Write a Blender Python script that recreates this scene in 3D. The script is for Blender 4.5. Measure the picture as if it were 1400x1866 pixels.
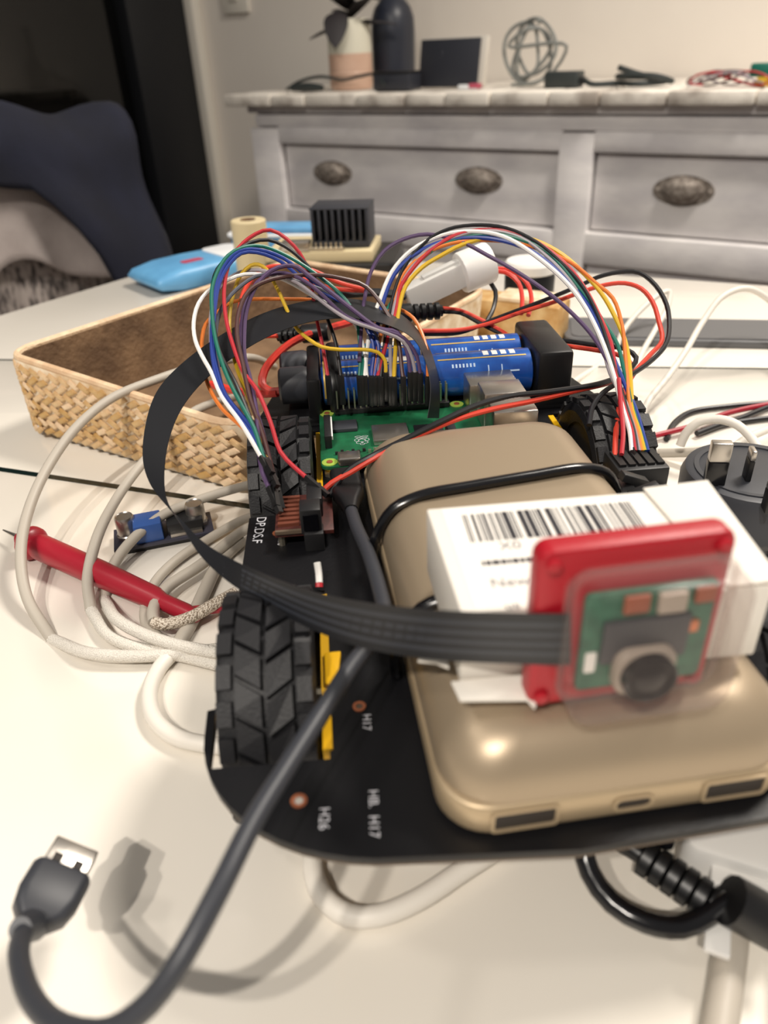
import bpy, bmesh, math, random
from mathutils import Vector, Matrix, Euler
import numpy as np
random.seed(7)
for o in list(bpy.data.objects): bpy.data.objects.remove(o)
scene = bpy.context.scene
C = scene.collection

# ------------------------------------------------------------------ camera
TZ = 0.75                      # height of the table top above the floor
CH = 0.187                     # camera height above the table top
F = 1357.0; PITCH = math.radians(32.0); ROLL = math.radians(-2.7)
fwd = Vector((0, math.cos(PITCH), -math.sin(PITCH)))
_r = Vector((1, 0, 0)); _u = _r.cross(fwd)
RV = math.cos(ROLL)*_r + math.sin(ROLL)*_u
UV = -math.sin(ROLL)*_r + math.cos(ROLL)*_u
EYE = Vector((0, 0, TZ+CH))
cd = bpy.data.cameras.new('camera'); cam = bpy.data.objects.new('camera', cd); C.objects.link(cam)
M = Matrix((RV, UV, -fwd)).transposed().to_4x4(); M.translation = EYE
cam.matrix_world = M
cd.sensor_fit = 'VERTICAL'; cd.sensor_height = 36.0; cd.sensor_width = 27.0
cd.lens = 36.0*F/1866.0
cd.clip_start = 0.01; cd.clip_end = 50
cd.dof.use_dof = True; cd.dof.focus_distance = 0.30
cd.dof.aperture_fstop = cd.lens/2.4
scene.camera = cam
# ------------------------------------------------------------------ world and light
scene.view_settings.view_transform = 'Standard'; scene.view_settings.look = 'None'
scene.view_settings.exposure = -0.08; scene.view_settings.gamma = 1.0
scene.view_settings.use_curve_mapping = False
w = bpy.data.worlds.new('world'); scene.world = w; w.use_nodes = True
w.node_tree.nodes['Background'].inputs[0].default_value = (1.0, 0.95, 0.90, 1)
w.node_tree.nodes['Background'].inputs[1].default_value = 0.24
def ceiling_or_fill_lamp(x, y, watts, size, col=(1.0, 0.925, 0.83)):
    l = bpy.data.lights.new('downlight_or_fill', 'AREA'); l.shape = 'DISK'; l.size = size; l.energy = watts; l.color = col
    o = bpy.data.objects.new('downlight_or_fill', l); C.objects.link(o); o.location = (x, y, 2.42)
ceiling_or_fill_lamp(-0.42, -0.98, 29, 0.06)
ceiling_or_fill_lamp(-0.72, -0.92, 19, 0.06)
ceiling_or_fill_lamp(0.95, 0.80, 46, 0.5)  # wide fill lamp added out of view to brighten dresser and back wall
ceiling_or_fill_lamp(-1.1, 0.1, 5, 0.2)

# ------------------------------------------------------------------ pixel to place
def ray(u, v): return fwd + RV*((u-700)/F) - UV*((v-933)/F)
def at(u, v, z):               # point seen at (u,v) lying z above the table
    d = ray(u, v); return EYE + d*((z-CH)/d.z)
def pd(u, v, dep): return EYE + ray(u, v)*dep
A34 = math.radians(34)
E1 = Vector((math.cos(A34), -math.sin(A34), 0)); E2 = Vector((math.sin(A34), math.cos(A34), 0))
def rm(s, D, z): 
    p = E1*s + E2*D; return Vector((p.x, p.y, z))
def wl(u, v, D):
    d = ray(u, v); return EYE + d*(D/d.dot(E2))

# ------------------------------------------------------------------ materials
def lin(c):
    c = c/255.0
    return c/12.92 if c <= 0.04045 else ((c+0.055)/1.055)**2.4
def rgb(r, g, b): return (lin(r), lin(g), lin(b), 1)
MATS = {}
def mat(name, col, rough=0.5, metal=0.0, spec=0.5, col2=None, ns=20.0, nd=4.0, lo=0.35, hi=0.65, bump=0.0, bs=200.0, coat=0.0, stretch=None, trans=0.0, alpha=1.0, emit=None):
    m = bpy.data.materials.new(name); m.use_nodes = True
    nt = m.node_tree; b = nt.nodes['Principled BSDF']
    b.inputs['Base Color'].default_value = rgb(*col); b.inputs['Roughness'].default_value = rough
    b.inputs['Metallic'].default_value = metal; b.inputs['Specular IOR Level'].default_value = spec
    b.inputs['Coat Weight'].default_value = coat
    b.inputs['Transmission Weight'].default_value = trans
    b.inputs['Alpha'].default_value = alpha
    tc = nt.nodes.new('ShaderNodeTexCoord'); vec = tc.outputs['Object']
    if stretch:
        mp = nt.nodes.new('ShaderNodeMapping'); mp.inputs['Scale'].default_value = stretch
        nt.links.new(vec, mp.inputs['Vector']); vec = mp.outputs['Vector']
    if col2:
        n = nt.nodes.new('ShaderNodeTexNoise'); n.inputs['Scale'].default_value = ns; n.inputs['Detail'].default_value = nd
        nt.links.new(vec, n.inputs['Vector'])
        cr = nt.nodes.new('ShaderNodeValToRGB'); cr.color_ramp.elements[0].position = lo; cr.color_ramp.elements[1].position = hi
        cr.color_ramp.elements[0].color = rgb(*col2); cr.color_ramp.elements[1].color = rgb(*col)
        nt.links.new(n.outputs['Fac'], cr.inputs['Fac']); nt.links.new(cr.outputs['Color'], b.inputs['Base Color'])
    if bump:
        n2 = nt.nodes.new('ShaderNodeTexNoise'); n2.inputs['Scale'].default_value = bs; n2.inputs['Detail'].default_value = 3
        nt.links.new(vec, n2.inputs['Vector'])
        bn = nt.nodes.new('ShaderNodeBump'); bn.inputs['Strength'].default_value = bump; bn.inputs['Distance'].default_value = 0.002
        nt.links.new(n2.outputs['Fac'], bn.inputs['Height']); nt.links.new(bn.outputs['Normal'], b.inputs['Normal'])
    MATS[name] = m
    return m
mat('wall_paint', (230, 223, 213), 0.9, col2=(225, 217, 207), ns=3)
mat('trim_paint', (226, 220, 208), 0.6)
mat('floor_wood', (88, 70, 54), 0.5, col2=(66, 50, 38), ns=6, stretch=(1, 12, 1))
mat('night_glass', (6, 6, 6), 0.03, spec=0.6)
mat('black_frame', (13, 15, 20), 0.5)
mat('table_white', (236, 230, 220), 0.22, spec=0.5, coat=0.3, col2=(232, 226, 215), ns=9)
mat('glass_edge', (16, 30, 28), 0.15)
mat('slab_grey', (96, 96, 98), 0.45)
mat('whitewash', (240, 236, 234), 0.75, col2=(216, 212, 213), ns=7, nd=7, lo=0.36, hi=0.62, bump=0.2, bs=60, stretch=(1, 1, 2.2))
mat('whitewash_top', (238, 231, 220), 0.7, col2=(170, 160, 150), ns=16, nd=6, lo=0.3, hi=0.52, bump=0.3, bs=80)
mat('aged_metal', (176, 166, 156), 0.5, 0.4, col2=(112, 102, 94), ns=110)
mat('recess_grey', (150, 146, 146), 0.8, col2=(128, 123, 124), ns=8)
mat('black_pcb', (14, 14, 17), 0.42, spec=0.35, bump=0.05, bs=900)
mat('pcb_edge', (92, 78, 64), 0.6)
mat('silk', (198, 198, 204), 0.6)
mat('dull_copper', (118, 66, 50), 0.45, 0.3)
mat('copper', (196, 120, 84), 0.35, 0.6)
mat('rubber', (24, 24, 27), 0.52, spec=0.4, bump=0.12, bs=1500)
mat('rim_black', (20, 20, 22), 0.5)
mat('motor_yellow', (222, 170, 12), 0.45)
mat('green_pcb', (24, 98, 62), 0.4, col2=(17, 78, 48), ns=160)
mat('pcb_lime', (150, 178, 72), 0.5)
mat('maroon_pcb', (80, 36, 30), 0.45, col2=(62, 28, 24), ns=300)
mat('black_plastic', (17, 17, 19), 0.4)
mat('black_gloss', (15, 15, 18), 0.2)
mat('dark_grey_plastic', (52, 54, 60), 0.45)
mat('chip_black', (24, 24, 26), 0.45)
mat('steel', (190, 184, 176), 0.28, 0.95, bump=0.04, bs=300)
mat('pin_metal', (205, 196, 176), 0.3, 0.9)
mat('blue_wrap', (28, 92, 178), 0.28, col2=(16, 62, 140), ns=90, coat=0.4)
mat('gold_print', (190, 160, 82), 0.4, 0.3)
mat('pale_print', (176, 198, 226), 0.5)
mat('gold_paint', (166, 149, 126), 0.38, 0.45, spec=0.5, bump=0.03, bs=2500)
mat('gold_band', (182, 162, 132), 0.42, 0.45)
mat('port_dark', (36, 28, 22), 0.6)
mat('white_card', (226, 221, 212), 0.65, bump=0.03, bs=400)
mat('label_white', (230, 226, 219), 0.5)
mat('ink', (38, 36, 42), 0.7)
mat('ink_grey', (112, 110, 112), 0.7)
mat('red_case', (166, 18, 34), 0.42, bump=0.05, bs=900)
mat('cam_green', (52, 104, 82), 0.5, col2=(38, 84, 66), ns=300)
mat('cam_grey', (158, 146, 134), 0.45)
mat('cam_brown', (140, 74, 50), 0.5)
mat('lens_black', (6, 6, 10), 0.12, spec=0.3)
mat('ribbon_black', (24, 25, 29), 0.42, spec=0.45)
mat('ribbon_line', (44, 47, 54), 0.4)
mat('basket_straw', (226, 192, 138), 0.6, col2=(198, 150, 88), ns=70, nd=3, bump=0.3, bs=500)
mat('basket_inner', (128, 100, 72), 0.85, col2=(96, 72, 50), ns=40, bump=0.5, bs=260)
mat('basket_gap', (238, 224, 200), 0.8, col2=(206, 176, 136), ns=90)
mat('cord_white', (226, 220, 210), 0.5)
mat('cord_grey_or_shaded', (180, 172, 160), 0.5)  # grey cords, and white cords with their shade put into the colour
mat('probe_red', (158, 26, 44), 0.36)
mat('module_blue', (48, 84, 150), 0.4)
mat('module_pcb', (52, 52, 66), 0.5)
mat('navy_cloth', (19, 23, 42), 0.9, col2=(14, 17, 33), ns=14, bump=0.3, bs=300)
mat('grey_cloth', (172, 162, 158), 0.95, col2=(150, 140, 136), ns=16, bump=0.3, bs=300)
mat('pattern_cloth', (168, 158, 152), 0.95, col2=(84, 78, 76), ns=46, lo=0.4, hi=0.55, stretch=(2.5, 2.5, 1))
mat('dark_wood', (40, 32, 28), 0.5)
mat('package_blue', (104, 168, 212), 0.4, col2=(90, 150, 196), ns=30)
mat('package_white', (226, 228, 230), 0.5)
mat('package_red', (176, 70, 92), 0.5)
mat('vase_pink', (216, 182, 160), 0.4, col2=(208, 172, 150), ns=20)
mat('vase_white', (222, 218, 200), 0.5)
mat('plant_dark', (46, 42, 44), 0.6)
mat('bottle_navy', (36, 40, 52), 0.4)
mat('panel_dark', (44, 46, 54), 0.5)
mat('paper', (206, 200, 190), 0.8)
mat('cable_clear', (128, 130, 126), 0.35)
mat('cable_dark', (44, 50, 50), 0.5)
mat('beige_cyl', (206, 190, 152), 0.6)
mat('brown_block', (118, 88, 58), 0.8, col2=(70, 50, 34), ns=30, stretch=(6, 6, 1))
mat('plug_white', (214, 212, 208), 0.4)
for n, c in dict(red=(180, 42, 52), black=(22, 22, 26), green=(18, 104, 88), blue=(34, 58, 138), yellow=(206, 168, 40), grey=(150, 142, 148), white=(232, 230, 226),
                 purple=(82, 62, 96), orange=(214, 118, 50), brown=(76, 48, 46), hotred=(208, 64, 46), thickred=(206, 56, 44), tealgrey=(92, 94, 104)).items():
    mat('wire_'+n, c, 0.4)
# clear polycarbonate: mostly see-through with a fresnel gloss
m = bpy.data.materials.new('clear_plastic'); m.use_nodes = True; nt = m.node_tree
for n in list(nt.nodes): nt.nodes.remove(n)
out = nt.nodes.new('ShaderNodeOutputMaterial'); mx = nt.nodes.new('ShaderNodeMixShader'); tr = nt.nodes.new('ShaderNodeBsdfTransparent')
gl = nt.nodes.new('ShaderNodeBsdfPrincipled'); gl.inputs['Base Color'].default_value = rgb(165, 155, 152); gl.inputs['Roughness'].default_value = 0.12
lw = nt.nodes.new('ShaderNodeLayerWeight'); lw.inputs['Blend'].default_value = 0.30
mr = nt.nodes.new('ShaderNodeMapRange'); mr.inputs['To Min'].default_value = 0.02; mr.inputs['To Max'].default_value = 0.40
tr.inputs['Color'].default_value = (0.96, 0.94, 0.93, 1)
nt.links.new(lw.outputs['Facing'], mr.inputs['Value']); nt.links.new(mr.outputs['Result'], mx.inputs['Fac'])
nt.links.new(tr.outputs[0], mx.inputs[1]); nt.links.new(gl.outputs[0], mx.inputs[2]); nt.links.new(mx.outputs[0], out.inputs[0])
MATS['clear_plastic'] = m
# milky plastic of the wire connector
mat('milky', (228, 226, 222), 0.3, trans=0.25)
# braided cord: diagonal weave from two waves
def braid(name, c1, c2, sc):
    m = bpy.data.materials.new(name); m.use_nodes = True; nt = m.node_tree; b = nt.nodes['Principled BSDF']; b.inputs['Roughness'].default_value = 0.75
    tc = nt.nodes.new('ShaderNodeTexCoord'); v = nt.nodes.new('ShaderNodeTexVoronoi'); v.inputs['Scale'].default_value = sc
    nt.links.new(tc.outputs['Object'], v.inputs['Vector'])
    cr = nt.nodes.new('ShaderNodeValToRGB'); cr.color_ramp.elements[0].color = rgb(*c1); cr.color_ramp.elements[1].color = rgb(*c2)
    cr.color_ramp.elements[0].position = 0.35; cr.color_ramp.elements[1].position = 0.75
    nt.links.new(v.outputs['Distance'], cr.inputs['Fac']); nt.links.new(cr.outputs['Color'], b.inputs['Base Color'])
    bn = nt.nodes.new('ShaderNodeBump'); bn.inputs['Strength'].default_value = 0.6; bn.inputs['Distance'].default_value = 0.0006; bn.invert = True
    nt.links.new(v.outputs['Distance'], bn.inputs['Height']); nt.links.new(bn.outputs['Normal'], b.inputs['Normal'])
    MATS[name] = m
# every strand of straw a slightly different tone
nt = MATS['basket_straw'].node_tree; b_ = nt.nodes['Principled BSDF']; oi = nt.nodes.new('ShaderNodeObjectInfo'); hv = nt.nodes.new('ShaderNodeHueSaturation')
mr = nt.nodes.new('ShaderNodeMapRange'); mr.inputs['To Min'].default_value = 0.75; mr.inputs['To Max'].default_value = 1.15
mr2 = nt.nodes.new('ShaderNodeMapRange'); mr2.inputs['To Min'].default_value = 1.1; mr2.inputs['To Max'].default_value = 0.7
src = b_.inputs['Base Color'].links[0].from_socket
nt.links.new(oi.outputs['Random'], mr.inputs['Value']); nt.links.new(mr.outputs['Result'], hv.inputs['Value']); nt.links.new(oi.outputs['Random'], mr2.inputs['Value']); nt.links.new(mr2.outputs['Result'], hv.inputs['Saturation'])
nt.links.new(src, hv.inputs['Color']); nt.links.new(hv.outputs['Color'], b_.inputs['Base Color'])
braid('cord_braid', (228, 222, 212), (208, 202, 192), 2000)
braid('cord_braid_dark', (222, 210, 194), (128, 112, 94), 1500)

# ------------------------------------------------------------------ mesh helpers
class MB:
    def __init__(s): s.v = []; s.f = []
    def add(s, vs, fs):
        n = len(s.v); s.v += [Vector(q) for q in vs]; s.f += [tuple(i+n for i in q) for q in fs]; return s
    def box(s, c, d, mtx=None):
        c = Vector(c); x, y, z = d[0]/2, d[1]/2, d[2]/2
        vs = [Vector((a*x, b*y, e*z)) for e in (-1, 1) for b in (-1, 1) for a in (-1, 1)]
        if mtx is not None: vs = [mtx @ q for q in vs]
        return s.add([c+q for q in vs], [(0, 2, 3, 1), (4, 5, 7, 6), (0, 1, 5, 4), (2, 6, 7, 3), (0, 4, 6, 2), (1, 3, 7, 5)])
    def prism(s, poly, z0, z1):
        n = len(poly); vs = [Vector((p[0], p[1], z0)) for p in poly]+[Vector((p[0], p[1], z1)) for p in poly]
        fs = [tuple(range(n-1, -1, -1)), tuple(range(n, 2*n))]+[(i, (i+1) % n, n+(i+1) % n, n+i) for i in range(n)]
        return s.add(vs, fs)
    def rings(s, rs, cap0=True, cap1=True, closed=True):
        n = len(rs[0]); vs = [q for r in rs for q in r]; fs = []
        for k in range(len(rs)-1):
            for i in range(n if closed else n-1):
                j = (i+1) % n; fs.append((k*n+i, k*n+j, (k+1)*n+j, (k+1)*n+i))
        if cap0: fs.append(tuple(range(n-1, -1, -1)))
        if cap1: fs.append(tuple((len(rs)-1)*n+i for i in range(n)))
        return s.add(vs, fs)
    def lathe(s, prof, org=(0, 0, 0), axis=(0, 0, 1), seg=24, cap=True):
        a = Vector(axis).normalized(); t = Vector((1, 0, 0)) if abs(a.x) < 0.9 else Vector((0, 1, 0))
        x = a.cross(t).normalized(); y = a.cross(x); o = Vector(org)
        rs = [[o+a*h+(x*math.cos(2*math.pi*i/seg)+y*math.sin(2*math.pi*i/seg))*r for i in range(seg)] for r, h in prof]
        return s.rings(rs, cap, cap)
    def cyl(s, p, q, r, seg=16, r2=None):
        p = Vector(p); q = Vector(q); L = (q-p).length
        return s.lathe([(r, 0), (r if r2 is None else r2, L)], p, q-p, seg)
    def tube(s, pts, r, seg=10, smooth=True, step=None, flat=1.0):
        P = spline(pts, step) if smooth else [Vector(q) for q in pts]
        n = len(P); tg = [(P[min(i+1, n-1)]-P[max(i-1, 0)]).normalized() for i in range(n)]
        nv = tg[0].orthogonal().normalized() if flat == 1.0 else (Vector((0, 0, 1))-tg[0]*tg[0].z).normalized()
        rs = []
        for i in range(n):
            nv = (nv-tg[i]*nv.dot(tg[i])).normalized(); bv = tg[i].cross(nv)
            rr = r(i/(n-1)) if callable(r) else r
            rs.append([P[i]+(nv*math.cos(2*math.pi*k/seg)*flat+bv*math.sin(2*math.pi*k/seg))*rr for k in range(seg)])
        return s.rings(rs)
    def grid(s, fn, nu, nv):
        vs = [fn(i/nu, j/nv) for j in range(nv+1) for i in range(nu+1)]
        return s.add(vs, [(j*(nu+1)+i, j*(nu+1)+i+1, (j+1)*(nu+1)+i+1, (j+1)*(nu+1)+i) for j in range(nv) for i in range(nu)])
def spline(pts, step=None):
    P = [Vector(q) for q in pts]; out = []
    if len(P) == 2: return [P[0].lerp(P[1], i/4) for i in range(5)]
    for i in range(len(P)-1):
        a = P[max(i-1, 0)]; b = P[i]; c = P[i+1]; d = P[min(i+2, len(P)-1)]
        if i == 0: a = b*2-c
        if i == len(P)-2: d = c*2-b
        L = (c-b).length; k = max(2, min(8, int(L/(step or 0.004))+1))
        t0 = 0; t1 = max(1e-6, (b-a).length**0.5); t2 = t1+max(1e-6, L**0.5); t3 = t2+max(1e-6, (d-c).length**0.5)
        for j in range(k):
            t = t1+(t2-t1)*j/k
            A1 = a*((t1-t)/(t1-t0))+b*((t-t0)/(t1-t0)); A2 = b*((t2-t)/(t2-t1))+c*((t-t1)/(t2-t1)); A3 = c*((t3-t)/(t3-t2))+d*((t-t2)/(t3-t2))
            B1 = A1*((t2-t)/(t2-t0))+A2*((t-t0)/(t2-t0)); B2 = A2*((t3-t)/(t3-t1))+A3*((t-t1)/(t3-t1))
            out.append(B1*((t2-t)/(t2-t1))+B2*((t-t1)/(t2-t1)))
    out.append(P[-1]); return out
def rrect(w, h, r, n=5, cx=0, cy=0):
    out = []
    for (sx, sy, a0) in ((1, 1, 0), (-1, 1, 90), (-1, -1, 180), (1, -1, 270)):
        for i in range(n+1):
            a = math.radians(a0+90*i/n); out.append((cx+sx*(w/2-r)+r*math.cos(a), cy+sy*(h/2-r)+r*math.sin(a)))
    return out
def finish(mb, bevel=0.0, seg=2, angle=35):
    me = bpy.data.meshes.new('m'); me.from_pydata([tuple(q) for q in mb.v], [], mb.f)
    bm = bmesh.new(); bm.from_mesh(me)
    bmesh.ops.recalc_face_normals(bm, faces=bm.faces)
    if bevel:
        es = [e for e in bm.edges if len(e.link_faces) == 2 and e.calc_face_angle(0) > 0.6]
        bmesh.ops.bevel(bm, geom=es, offset=bevel, segments=seg, affect='EDGES', profile=0.5, clamp_overlap=True)
    bm.to_mesh(me); bm.free()
    me.shade_smooth(); me.set_sharp_from_angle(angle=math.radians(angle))
    return me
def link(name, me, m=None, parent=None):
    o = bpy.data.objects.new(name, me); C.objects.link(o); me.name = name
    if m and not me.materials: me.materials.append(MATS[m])
    if parent is not None: o.parent = parent
    return o
def tag(o, label=None, cat=None, group=None, kind=None):
    if label: o['label'] = label
    if cat: o['category'] = cat
    if group: o['group'] = group
    if kind: o['kind'] = kind
    return o
def thing(name, label, cat, loc=(0, 0, 0), rz=0, group=None, kind=None):
    o = bpy.data.objects.new(name, None); C.objects.link(o); o.empty_display_size = 0.01
    o.location = loc; o.rotation_euler = (0, 0, rz); return tag(o, label, cat, group, kind)
def part(name, mb, m, parent, bevel=0.0, seg=2, angle=35, label=None):
    o = link(name, finish(mb, bevel, seg, angle), m, parent)
    if label: o['label'] = label
    return o
def wpart(name, mb, m, parent, bevel=0.0, seg=2, angle=35, label=None):
    """part whose shape is given in world coordinates, parent without rotation"""
    base = parent; off = Vector((0, 0, 0))
    while base is not None: off += base.location; base = base.parent
    mb.v = [q-off for q in mb.v]
    return part(name, mb, m, parent, bevel, seg, angle, label)
def solo(name, mb, m, label, cat, group=None, bevel=0.0, loc=None, kind=None, angle=35):
    """a thing that is one mesh, shape given in world coordinates"""
    if loc is None:
        zmin = min(q.z for q in mb.v); loc = Vector((sum(q.x for q in mb.v)/len(mb.v), sum(q.y for q in mb.v)/len(mb.v), zmin))
    mb.v = [q-Vector(loc) for q in mb.v]
    o = link(name, finish(mb, bevel, angle=angle), m); o.location = loc
    return tag(o, label, cat, group, kind)
_fc = {}
def text_mb(s, size, extr=0.0):
    cu = bpy.data.curves.new('t', 'FONT'); cu.body = s; cu.size = size; cu.align_x = 'LEFT'; cu.resolution_u = 3
    o = bpy.data.objects.new('t', cu); C.objects.link(o)
    dg = bpy.context.evaluated_depsgraph_get(); me = o.evaluated_get(dg).to_mesh()
    mb = MB(); mb.add([q.co.copy() for q in me.vertices], [tuple(p.vertices) for p in me.polygons])
    o.evaluated_get(dg).to_mesh_clear(); bpy.data.objects.remove(o); bpy.data.curves.remove(cu)
    return mb
def xform(mb, mtx): mb.v = [mtx @ q for q in mb.v]; return mb
def pix(track, deps):
    """pixel track with distances interpolated along it"""
    L = [0.0]
    for a, b in zip(track, track[1:]): L.append(L[-1]+math.hypot(b[0]-a[0], b[1]-a[1]))
    out = []
    for p, l in zip(track, L):
        t = l/L[-1]*(len(deps)-1); i = min(int(t), len(deps)-2)
        out.append(pd(p[0], p[1], deps[i]+(deps[i+1]-deps[i])*(t-i)))
    return out
# ================================================================== the room
RZ = -A34
def room_part(name, mb, m, parent=None, bevel=0.0, kind='structure'):
    """shape in room axes (s along the dresser wall, D away from the camera, z up)"""
    o = link(name, finish(mb, bevel), m, parent)
    if parent is None: o.rotation_euler = (0, 0, RZ); o['kind'] = kind
    return o
DW = 2.13
room_part('floor', MB().box((0, 0.6, -0.02), (5.2, 5.0, 0.04)), 'floor_wood')
room_part('wall_back', MB().box((0.25, DW+0.05, 1.25), (4.7, 0.1, 2.5)), 'wall_paint')
room_part('baseboard_back', MB().box((0.25, DW-0.008, 0.05), (4.6, 0.016, 0.1)), 'trim_paint', bevel=0.003)
sg = -2.10
# tall night window / sliding door, square to the dresser wall
room_part('trim_1', MB().box((sg+0.022, DW-0.02, 1.25), (0.044, 0.04, 2.5)), 'trim_paint', bevel=0.004)
win = room_part('window_1', MB().box((sg-0.05, 0.55, 1.25), (0.02, 3.0, 2.5)), 'night_glass')
part('window_frame', MB().box((sg-0.02, DW-0.16, 1.25), (0.06, 0.24, 2.5)), 'black_frame', win, 0.004)
part('window_frame', MB().box((sg-0.03, 0.55, 0.05), (0.05, 2.6, 0.1)), 'black_frame', win, 0.004)
part('window_frame', MB().box((sg-0.03, 0.3, 1.25), (0.05, 0.07, 2.5)), 'black_frame', win, 0.004)
# light switch
sw = thing('light_switch', 'white light switch plate on the wall above the dresser', 'switch', rm(-1.90, DW, 1.10), RZ)
part('plate', MB().box((0, -0.006, 0), (0.105, 0.012, 0.115)), 'trim_paint', sw, 0.003)
part('rocker', MB().box((0.0, -0.014, 0.0), (0.03, 0.008, 0.05)), 'trim_paint', sw, 0.002)

# ================================================================== the dresser
DD = 1.65; S0 = -1.475; S1 = 0.295; TOPZ = 0.846; DEP = 0.46
dr = thing('dresser', 'whitewashed wooden dresser with cup pulls along the back wall', 'dresser', rm(0, DD, 0), RZ)
W_ = S1-S0; mid = (S0+S1)/2
part('body', MB().box((mid, 0.02+DEP/2, 0.445), (W_, DEP-0.02, 0.75)), 'whitewash', dr, 0.003)
part('plinth', MB().box((mid, 0.03+DEP/2, 0.035), (W_-0.04, DEP-0.04, 0.07)), 'whitewash', dr, 0.003)
part('cornice', MB().box((mid, DEP/2+0.003, 0.812), (W_+0.02, DEP, 0.016)), 'whitewash', dr, 0.004)
part('frieze', MB().box((mid, 0.012, 0.787), (W_-0.03, 0.02, 0.026)), 'whitewash', dr, 0.004)
cols = [(-1.382, -0.626), (-0.552, 0.206)]
rows = [(0.578, 0.735), (0.335, 0.512), (0.10, 0.27)]
# frame rails and stiles in front of the carcase
for a, b in ((S0, -1.382), (-0.626, -0.552), (0.206, S1)):
    part('stile', MB().box(((a+b)/2, 0.0075, 0.42), (b-a, 0.025, 0.70)), 'whitewash', dr, 0.004)
zz = [0.07, 0.10, 0.27, 0.335, 0.512, 0.578, 0.735, 0.774]
for k in range(0, 8, 2):
    for a, b in cols:
        part('rail', MB().box(((a+b)/2, 0.0085, (zz[k]+zz[k+1])/2), (b-a+0.006, 0.025, zz[k+1]-zz[k])), 'whitewash', dr, 0.004)
def cup_pull(x, z, parent):
    mb = MB(); n = 14
    prof = [(1.0, 0.0), (0.97, 0.4), (0.85, 0.75), (0.6, 0.93), (0.25, 1.0), (0.02, 1.0)]
    mb.rings([[Vector((x+0.042*r*math.cos(2*math.pi*i/n), 0.013-0.024*h, z+0.025*r*math.sin(2*math.pi*i/n)+0.002)) for i in range(n)] for r, h in prof], False, True)
    p = part('handle', mb, 'aged_metal', parent, label='aged metal cup pull')
    pl = [(x+0.058*math.cos(2*math.pi*i/20)*(1 if abs(math.cos(2*math.pi*i/20)) < 0.8 else 1.04), z+0.029*math.sin(2*math.pi*i/20)) for i in range(20)]
    mb = MB(); mb.rings([[Vector((a, y, b)) for a, b in pl] for y in (0.0150, 0.0125)])
    part('handle_plate', mb, 'aged_metal', parent)
    for sx in (-0.051, 0.051):
        part('screw', MB().lathe([(0.0045, 0), (0.0045, 0.002), (0.002, 0.0035)], (x+sx, 0.0125, z), (0, -1, 0), 8), 'aged_metal', parent)
for (z0, z1) in rows:
    for (a, b) in cols:
        d = part('drawer', MB().box(((a+b)/2, 0.022, (z0+z1)/2), (b-a-0.008, 0.016, z1-z0-0.008)), 'recess_grey' if False else 'whitewash', dr, 0.003)
        for t in (0.20, 0.745) if a < -1 else (0.245, 0.80):
            cup_pull(a+(b-a)*t, (z0+z1)/2+0.012, d)
# top of short boards, their worn front ends showing
s = S0-0.06; k = 0
while s < S1+0.05:
    L = random.choice((0.105, 0.13, 0.155, 0.12, 0.17)); e = min(s+L, S1+0.06)
    dz = random.uniform(-0.0025, 0.001); dy = random.uniform(-0.006, 0.004)
    part('top_board', MB().box(((s+e)/2, DEP/2-0.01+dy/2, 0.8335+dz/2), (e-s-0.0025, DEP+0.03-dy, 0.0255+dz)), 'whitewash_top', dr, 0.004)
    s = e
# ================================================================== things on the dresser
def on(u, v, D):               # place on the dresser top under pixel column u at depth D
    p = wl(u, v, D); p.z = TOPZ+0.001; return p
p = on(641, 150, 1.80)
v = thing('vase', 'pink vase with cream top holding a dark leafed plant', 'vase', p, RZ)
prof = [(0.050, 0), (0.054, 0.006), (0.0545, 0.05), (0.0545, 0.078)]
part('vase_body', MB().lathe(prof, seg=28), 'vase_pink', v)
part('vase_ring', MB().lathe([(0.0552, 0.033), (0.0562, 0.036), (0.0552, 0.039)], seg=28, cap=False), 'vase_pink', v)
part('vase_top', MB().lathe([(0.0545, 0.078), (0.054, 0.125), (0.050, 0.150), (0.046, 0.150), (0.046, 0.10)], seg=28), 'vase_white', v)
def leaf(org, dirv, L, wd, droop):
    o = Vector(org); d = Vector(dirv).normalized(); sd = d.cross(Vector((0, 0, 1))).normalized()
    def fn(a, b):
        t = b; wv = wd*math.sin(math.pi*min(1, t*0.96+0.04))**0.7
        return o+d*L*t+Vector((0, 0, -droop*t*t))+sd*wv*(a-0.5)*2+Vector((0, 0, -0.25*wv*(abs(a-0.5)*2)))
    mb = MB(); n = 4; m_ = 8
    mb.grid(fn, n, m_); k = len(mb.v); mb.grid(lambda a, b: fn(a, b)-Vector((0, 0, 0.0012)), n, m_)
    return mb
for i in range(11):
    a = i*2.4; z0 = 0.13+0.02*(i % 4)
    part('leaf', leaf((0, 0, z0), (math.cos(a), math.sin(a)*0.7, 0.75-0.12*(i % 5)), 0.10+0.02*(i % 3), 0.020, 0.05), 'plant_dark', v)
part('leaf', leaf((0.0, -0.045, 0.165), (0.25, -0.5, 0.1), 0.06, 0.03, 0.085), 'plant_dark', v)
part('stem', MB().tube([(0, 0, 0.08), (0.004, 0, 0.16), (0.002, 0.002, 0.24)], 0.004, 6), 'plant_dark', v)
p = on(719, 150, 1.93)
b = thing('bottle', 'tall dark navy bottle standing right of the pink vase', 'bottle', p, RZ)
part('bottle_body', MB().lathe([(0.050, 0), (0.055, 0.006), (0.056, 0.12), (0.054, 0.15), (0.046, 0.172), (0.032, 0.188), (0.022, 0.20), (0.019, 0.25)], seg=28), 'bottle_navy', b)
part('cap', MB().lathe([(0.021, 0.25), (0.022, 0.253), (0.022, 0.285), (0.020, 0.288)], seg=20), 'black_plastic', b)
p = on(820, 150, 1.80)
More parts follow.
